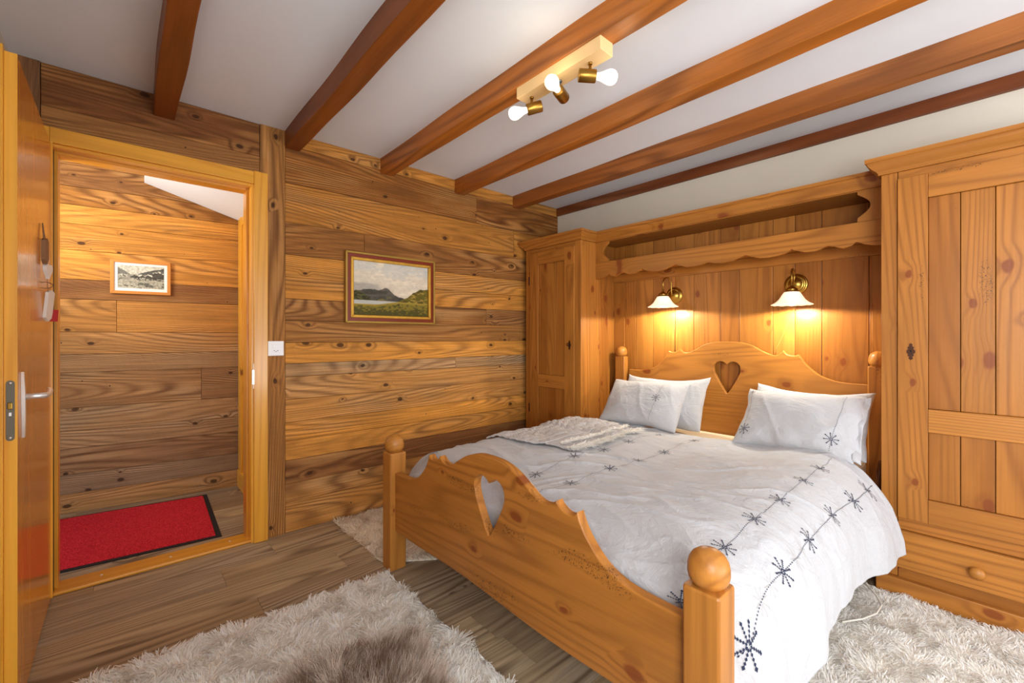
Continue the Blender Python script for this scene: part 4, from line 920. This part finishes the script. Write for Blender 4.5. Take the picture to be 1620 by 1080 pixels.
# ------------------------------------------------------------------ pillows
def pillow_surf(W_, H_, T_, seed, sag=0.):
    def f(a, b, side=1.):
        """a along width (m, -W/2..W/2), b up (m)"""
        u = a / (W_ / 2); v_ = b / (H_ / 2); uu = np.clip(np.abs(u), 0, 1); vv = np.clip(np.abs(v_), 0, 1)
        th = T_ / 2 * (np.clip(1 - uu ** 2.6, 0, 1) ** .55) * (np.clip(1 - vv ** 2.6, 0, 1) ** .55)
        n = fbm(a * 6 + seed, b * 6 + seed * 2 + side, 2) * .016 * (th / (T_ / 2) + .25)
        rd = np.clip(1 - np.abs(fbm(a * 5 + b * 3 + seed * 3, b * 2 - a + seed + side, 2)) * 5, 0, 1) ** 2 * .005 * sm(th, 0, T_ * .3)
        A_ = a * (1 - .055 * (1 - vv ** 2) * uu ** 3 ) ; B_ = b * (1 - .10 * (1 - uu ** 2) * vv ** 3) - sag * (1 - uu ** 2) * (v_ > 0) * vv
        B_ = B_ + .012 * fbm(a * 7 + seed * 5, b * 0 + seed, 2) * vv ** 2; A_ = A_ + .016 * fbm(b * 8 + seed * 7, b * 0 + 3., 2) * uu ** 2
        return np.stack([A_, B_, side * (th + .003) + n + side * rd + .012 * np.sin(a * 9 + seed) * vv ** 4], -1)
    return f
def make_pillow(label, W_, H_, T_, origin, tilt, yaw, roll, seed, motifs=None, lines=None, flange=None, group='pillows on the bed', sag=.0):
    """origin = bottom centre of the pillow; tilt back towards the headboard"""
    e_ = empty('pillow', origin, label, 'pillow', group)
    # local frame: a -> -Y (image right), b -> up & back, n -> towards the foot
    ax = Vector((0, -1, 0)); bz = Vector((math.sin(tilt), 0, math.cos(tilt))); nn = Vector((-math.cos(tilt), 0, math.sin(tilt)))
    R_ = Matrix.Rotation(yaw, 3, 'Z'); Rr = Matrix.Rotation(roll, 3, nn); ax, bz, nn = [R_ @ (Rr @ w) for w in (ax, bz, nn)]
    B = np.array([list(ax), list(bz), list(nn)]); f = pillow_surf(W_, H_, T_, seed, sag); O = np.array(origin)
    def tow(p): q = p.copy(); q[..., 1] = q[..., 1] + H_ / 2; return q @ B + O
    na, nb = 90, 64; a = np.sin(np.linspace(-1, 1, na) * math.pi / 2) * W_ / 2; b = np.sin(np.linspace(-1, 1, nb) * math.pi / 2) * H_ / 2
    a = .5 * a + .5 * np.linspace(-1, 1, na) * W_ / 2; b = .5 * b + .5 * np.linspace(-1, 1, nb) * H_ / 2
    AA, BB = np.meshgrid(a, b, indexing='ij'); F1 = tow(f(AA, BB, 1.)); F2 = tow(f(AA, BB, -1.))
    # close: make the rims meet
    rim = np.zeros_like(AA, dtype=bool); rim[0] = rim[-1] = True; rim[:, 0] = rim[:, -1] = True
    mid = (F1 + F2) / 2; F1[rim] = mid[rim]; F2[rim] = mid[rim]
    idx = np.arange(na * nb).reshape(na, nb); qf = np.stack([idx[:-1, :-1], idx[1:, :-1], idx[1:, 1:], idx[:-1, 1:]], -1).reshape(-1, 4)
    off = na * nb; V = np.concatenate([F1.reshape(-1, 3), F2.reshape(-1, 3)]); Fq = np.concatenate([qf, (qf + off)[:, ::-1]])
    me_o = np_mesh('pillowcase', V, Fq, M['cotton'], e_, True)
    w_ = me_o.modifiers.new('weld', 'WELD'); w_.merge_threshold = .0002
    if flange:
        # hemmed opening of the pillowcase along the right-hand edge
        n_ = 50; t = np.linspace(-1, 1, n_); cols_ = []
        for k, w in enumerate(np.linspace(0, 1, 7)):
            aa = W_ / 2 * (.94) + flange * w; bb = t * H_ / 2 * (.93 + .03 * w)
            zz = .012 * np.sin(t * 5 + w * 2 + seed) * w + .006 * np.sin(t * 13 + seed)
            cols_.append(np.stack([aa * (1 - .04 * (1 - t ** 2)) * np.ones(n_), bb, zz + .012 * (1 - w)], -1))
        G = tow(np.array(cols_)); fo_ = grid_mesh('pillowcase_hem', G, M['cotton'], e_, flip=False); md = fo_.modifiers.new('t', 'SOLIDIFY'); md.thickness = .006; md.offset = 0
    if motifs:
        stitches('embroidery', 'pale_embroidery', lambda p, q: tow(f(p, q, 1.)), motifs, lines, e_, .9, -1.)
    return e_
zt = .575
make_pillow('rear pillow of the left pair, plain white and peeping out on the right', .60, .375, .15, (2.66, 1.555, .545), .50, .0, .03, 3.3, sag=.02)
make_pillow('left front pillow, white with one stitched star line near its right edge', .56, .375, .16, (2.50, 1.61, .562), .72, .04, .02, 8.1,
            [(.135, .09, 'grey', .024), (.125, .0, 'navy', .027), (.12, -.09, 'grey', .024)], [(.145, .165, .11, -.165, 'navy')], sag=.02)
make_pillow('rear pillow of the right pair, yellowish white beside the right wardrobe', .55, .365, .15, (2.66, .705, .545), .50, .0, -.02, 5.2, sag=.02)
make_pillow('right front pillow, larger looking white one with star lines near both side edges', .54, .365, .17, (2.47, .71, .570), .68, -.03, .0, 12.7,
            [(.19, .13, 'grey', .025), (.18, -.03, 'grey', .025), (.178, -.105, 'navy', .028), (-.235, .14, 'navy', .02), (-.215, -.04, 'grey', .022), (-.215, -.11, 'navy', .028)],
            [(.20, .165, .175, -.165, 'navy'), (-.235, .16, -.215, -.16, 'navy')], flange=.03, sag=.02)

# ------------------------------------------------------------------ wall lamps
def lamp(y_, ys, xs, zb, zp, label):
    L_ = empty('wall_lamp', (3.0, y_, zp), label, 'wall lamp', 'wall lamps over the bed')
    b = MB(); b.lathe([(.063, 0), (.063, .004), (.058, .008), (.056, .008), (.053, .013), (.044, .016), (.042, .015), (.036, .022), (.020, .030), (.012, .033), (.0001, .034)], (3.0235, y_, zp), (-1, 0, 0)); b.build('backplate', M['brass'], L_)
    pts = []; x_, r = 2.995, (2.995 - xs) / 2
    ztop = zb + .222 - r
    P_ = [(2.995, y_, zp), (2.985, y_, zp + .012), (2.982, y_ + (ys - y_) * .1, zp + .035)]
    for k in range(17):
        a = math.pi * k / 16; c_x = (2.982 + xs) / 2; rr = (2.982 - xs) / 2
        P_.append((c_x + rr * math.cos(a), y_ + (ys - y_) * (.1 + .9 * k / 16), ztop + rr * math.sin(a) * .95))
    P_.append((xs, ys, zb + .115))
    b = MB(); b.tube(P_, .0052, 12); b.build('arm', M['brass'], L_)
    b = MB(); b.lathe([(.0065, .125), (.008, .122), (.008, .110), (.012, .106), (.020, .100), (.030, .092), (.032, .088), (.029, .084), (.036, .080), (.038, .074), (.036, .068), (.0001, .068)], (xs, ys, zb)); b.build('shade_holder', M['brass'], L_)
    b = MB(); pr = [(.034, .078), (.040, .072), (.048, .060), (.056, .046), (.066, .030), (.080, .016), (.096, .005), (.105, .0)]
    n = 64; V = []; F = []
    for j, (r0, z0) in enumerate(pr + [(p[0] - .003, p[1] - .001) for p in reversed(pr)]):
        for k in range(n):
            a = 2 * math.pi * k / n; rr = r0 * (1 + .012 * math.cos(a * 12) * (r0 / .105) ** 2); V.append((xs + rr * math.cos(a), ys + rr * math.sin(a), zb + z0 + .0012 * math.cos(a * 12) * (r0 > .09)))
    m = len(pr) * 2
    for j in range(m - 1):
        for k in range(n): F.append((j * n + k, j * n + (k + 1) % n, (j + 1) * n + (k + 1) % n, (j + 1) * n + k))
    b.add(V, F, smooth=True); so = b.build('glass_shade', M['shade'], L_); so['label'] = 'white frosted bell-shaped glass shade'
    b = MB(); b.lathe([(.012, .05), (.013, .035), (.018, .02), (.019, .006), (.012, -.004), (.0001, -.008)], (xs, ys, zb)); b.build('bulb', M['bulb'], L_)
    for zl, en in ((-.03, 5.0), ):
        l = bpy.data.lights.new('lamp_bulb', 'SPOT'); l.spot_size = math.radians(172); l.spot_blend = .08; l.energy = 20.; l.color = (1, .93, .77); l.shadow_soft_size = .025
        lo_ = bpy.data.objects.new('lamp_bulb', l); COL.objects.link(lo_); lo_.location = (xs, ys, zb - .012)
    return L_
LA = lamp(1.607, 1.62, 2.885, 1.362, 1.449, 'left wall lamp with brass arm and frosted glass shade above the left pillows')
LB = lamp(.829, .813, 2.885, 1.333, 1.463, 'right wall lamp with brass arm and frosted glass shade above the right pillows')
for L_, pts in ((LA, [(3.02, 1.60, 1.39), (3.019, 1.60, 1.25), (3.018, 1.607, 1.15), (3.018, 1.60, 1.02)]), (LB, [(3.02, .815, 1.40), (3.019, .83, 1.33), (3.018, .88, 1.20), (3.018, .93, 1.08), (3.018, .945, 1.02)])):
    b = MB(); b.tube(pts, .0022, 8); b.build('cord', M['cord'], L_)

# ------------------------------------------------------------------ small things beside the bed
wd = MB()
wd.tube([(2.70, .405, .17), (2.695, .40, .30), (2.70, .398, .42), (2.72, .398, .50), (2.76, .398, .535), (2.81, .398, .53), (2.84, .398, .48), (2.85, .40, .35), (2.85, .405, .17)], .012, 12, tint=1.)
o = wd.build('wooden_hoop', M['beam']); tag(o, 'rounded brown wooden hoop tucked between the bed and the right wardrobe', 'hoop')
cb = MB(); cb.tube([(2.60, .47, .012), (2.50, .43, .05), (2.44, .40, .06), (2.40, .36, .045), (2.34, .335, .040), (2.26, .34, .038), (2.18, .37, .036), (2.10, .42, .034)], .0035, 8)
o = cb.build('cable', M['cable']); tag(o, 'pale cable curling over the shaggy rug by the right wardrobe', 'cable')

# ------------------------------------------------------------------ rugs
def rug(label, poly, sp, ln, wd_, seed, col='#fffaf2', keepout=None):
    c = np.array(poly).mean(0); e_ = empty('shaggy_rug', (c[0], c[1], 0), label, 'rug')
    m_ = MB(); ce = np.mean(poly, 0); pin = [(p[0] + .012 * np.sign(ce[0] - p[0]), p[1] + .012 * np.sign(ce[1] - p[1])) for p in poly]; V = [(p[0], p[1], .0008) for p in pin] + [(p[0], p[1], .008) for p in pin]; n = len(poly)
    m_.add(V, [tuple(reversed(range(n))), tuple(range(n, 2 * n))] + [(i, (i + 1) % n, (i + 1) % n + n, i + n) for i in range(n)]); m_.build('backing', M['wool'], e_)
    r = np.random.default_rng(seed); P = np.array(poly); lo, hi = P.min(0), P.max(0)
    gx = np.arange(lo[0], hi[0], sp); gy = np.arange(lo[1], hi[1], sp); X, Y = np.meshgrid(gx, gy); X = X.ravel() + r.uniform(-sp, sp, X.size) * .6; Y = Y.ravel() + r.uniform(-sp, sp, Y.size) * .6
    ins = np.ones(X.size, bool)
    for i in range(n):
        a, b = P[i], P[(i + 1) % n]; ins &= ((b[0] - a[0]) * (Y - a[1]) - (b[1] - a[1]) * (X - a[0])) > 0
    if keepout:
        for x0, x1, y0_, y1_ in keepout: ins &= ~((X > x0) & (X < x1) & (Y > y0_) & (Y < y1_))
    X, Y = X[ins], Y[ins]; base = np.stack([X, Y, np.full(X.size, .008)], -1)
    la = fbm(X * 16 + seed, Y * 16, 3) * 2.6; lb = fbm(X * 16 + 40, Y * 16 + seed, 3) * 2.6
    lean = np.stack([la, lb, np.zeros_like(la)], -1); hmod = 1 + .35 * fbm(X * 22, Y * 22 + 7, 2)
    nrm = np.stack([0 * X, 0 * X, hmod], -1)
    cols = lincol(col, X.size, .13, r)
    strands('pile', base, nrm, ln, wd_, lean, M['strand'], e_, cols, 2, .45, .35, seed)
    return e_
rug('large white shaggy rug on the floor in front of the footboard', [(-.20, .45), (.950, .45), (.956, 1.985), (-.20, 2.03)], .0052, .021, .0045, 3)
rug('white shaggy rug between the plank wall and the far side of the bed', [(.975, 2.078), (1.19, 1.93), (2.25, 1.93), (2.25, 2.75), (.965, 2.745)], .0062, .020, .0052, 4, '#f3e6d4', keepout=[(.965, 1.065, 1.98, 2.085)])
rug('white shaggy rug on the near side of the bed before the right wardrobe', [(1.10, -.55), (2.545, -.55), (2.545, .52), (1.10, .52)], .0052, .020, .0045, 5)

# brown fur throw
fu = empty('fur_throw', (.5, 1.1, .04), 'brown sheepskin with long fur lying on the large shaggy rug', 'sheepskin')
outl = [(.05, .80), (.35, .70), (.62, .78), (.70, .95), (.745, 1.12), (.735, 1.24), (.790, 1.35), (.785, 1.42), (.70, 1.475), (.58, 1.505), (.45, 1.50), (.34, 1.47), (.20, 1.38), (.05, 1.25), (.0, 1.0)]
m_ = MB(); n = len(outl); V = [(p[0], p[1], .040) for p in outl] + [(p[0], p[1], .052) for p in outl]
m_.add(V, [tuple(reversed(range(n))), tuple(range(n, 2 * n))] + [(i, (i + 1) % n, (i + 1) % n + n, i + n) for i in range(n)]); M['hide'] = plain('brown_hide', '#6b5140', .95); m_.build('hide', M['hide'], fu)
P = np.array(outl); r = np.random.default_rng(9); X = r.uniform(-.02, .80, 60000); Y = r.uniform(.68, 1.52, 60000)
def inside(X, Y, P):
    c = np.zeros(X.size, bool); n = len(P)
    for i in range(n):
        x0, y0_ = P[i]; x1, y1_ = P[(i + 1) % n]; k = ((y0_ > Y) != (y1_ > Y)) & (X < (x1 - x0) * (Y - y0_) / (y1_ - y0_ + 1e-12) + x0); c ^= k
    return c
k = inside(X, Y, P); X, Y = X[k], Y[k]
cx0, cy0 = .42, 1.10; dx, dy = X - cx0, Y - cy0; dd = np.hypot(dx, dy) + 1e-6
cl = np.floor(X * 70) * 13.7 + np.floor(Y * 70) * 7.1; cn1 = np.sin(cl * 12.9898) * 43758.5; cn1 = cn1 - np.floor(cn1) - .5; cn2 = np.sin(cl * 78.233) * 12543.1; cn2 = cn2 - np.floor(cn2) - .5
lean = np.stack([dx / dd * .55 + cn1 * .6 + fbm(X * 9, Y * 9, 2) * 1.2, dy / dd * .55 + cn2 * .6 + fbm(X * 9 + 5, Y * 9, 2) * 1.2, 0 * X], -1)
tone = .5 + .9 * fbm(X * 12, Y * 12, 3) + .9 * cn1 + r.normal(0, .15, X.size); tone = np.clip(tone, 0, 1)[:, None]
cols = np.array(lin('#8b7260')[:3]) * (1 - tone) + np.array(lin('#efe2d4')[:3]) * tone
strands('fur', np.stack([X, Y, np.full(X.size, .05)], -1), np.tile([[0, 0, .85]], (X.size, 1)), .060, .0024, lean, M['fur'], fu, cols, 3, .2, .18, 6)
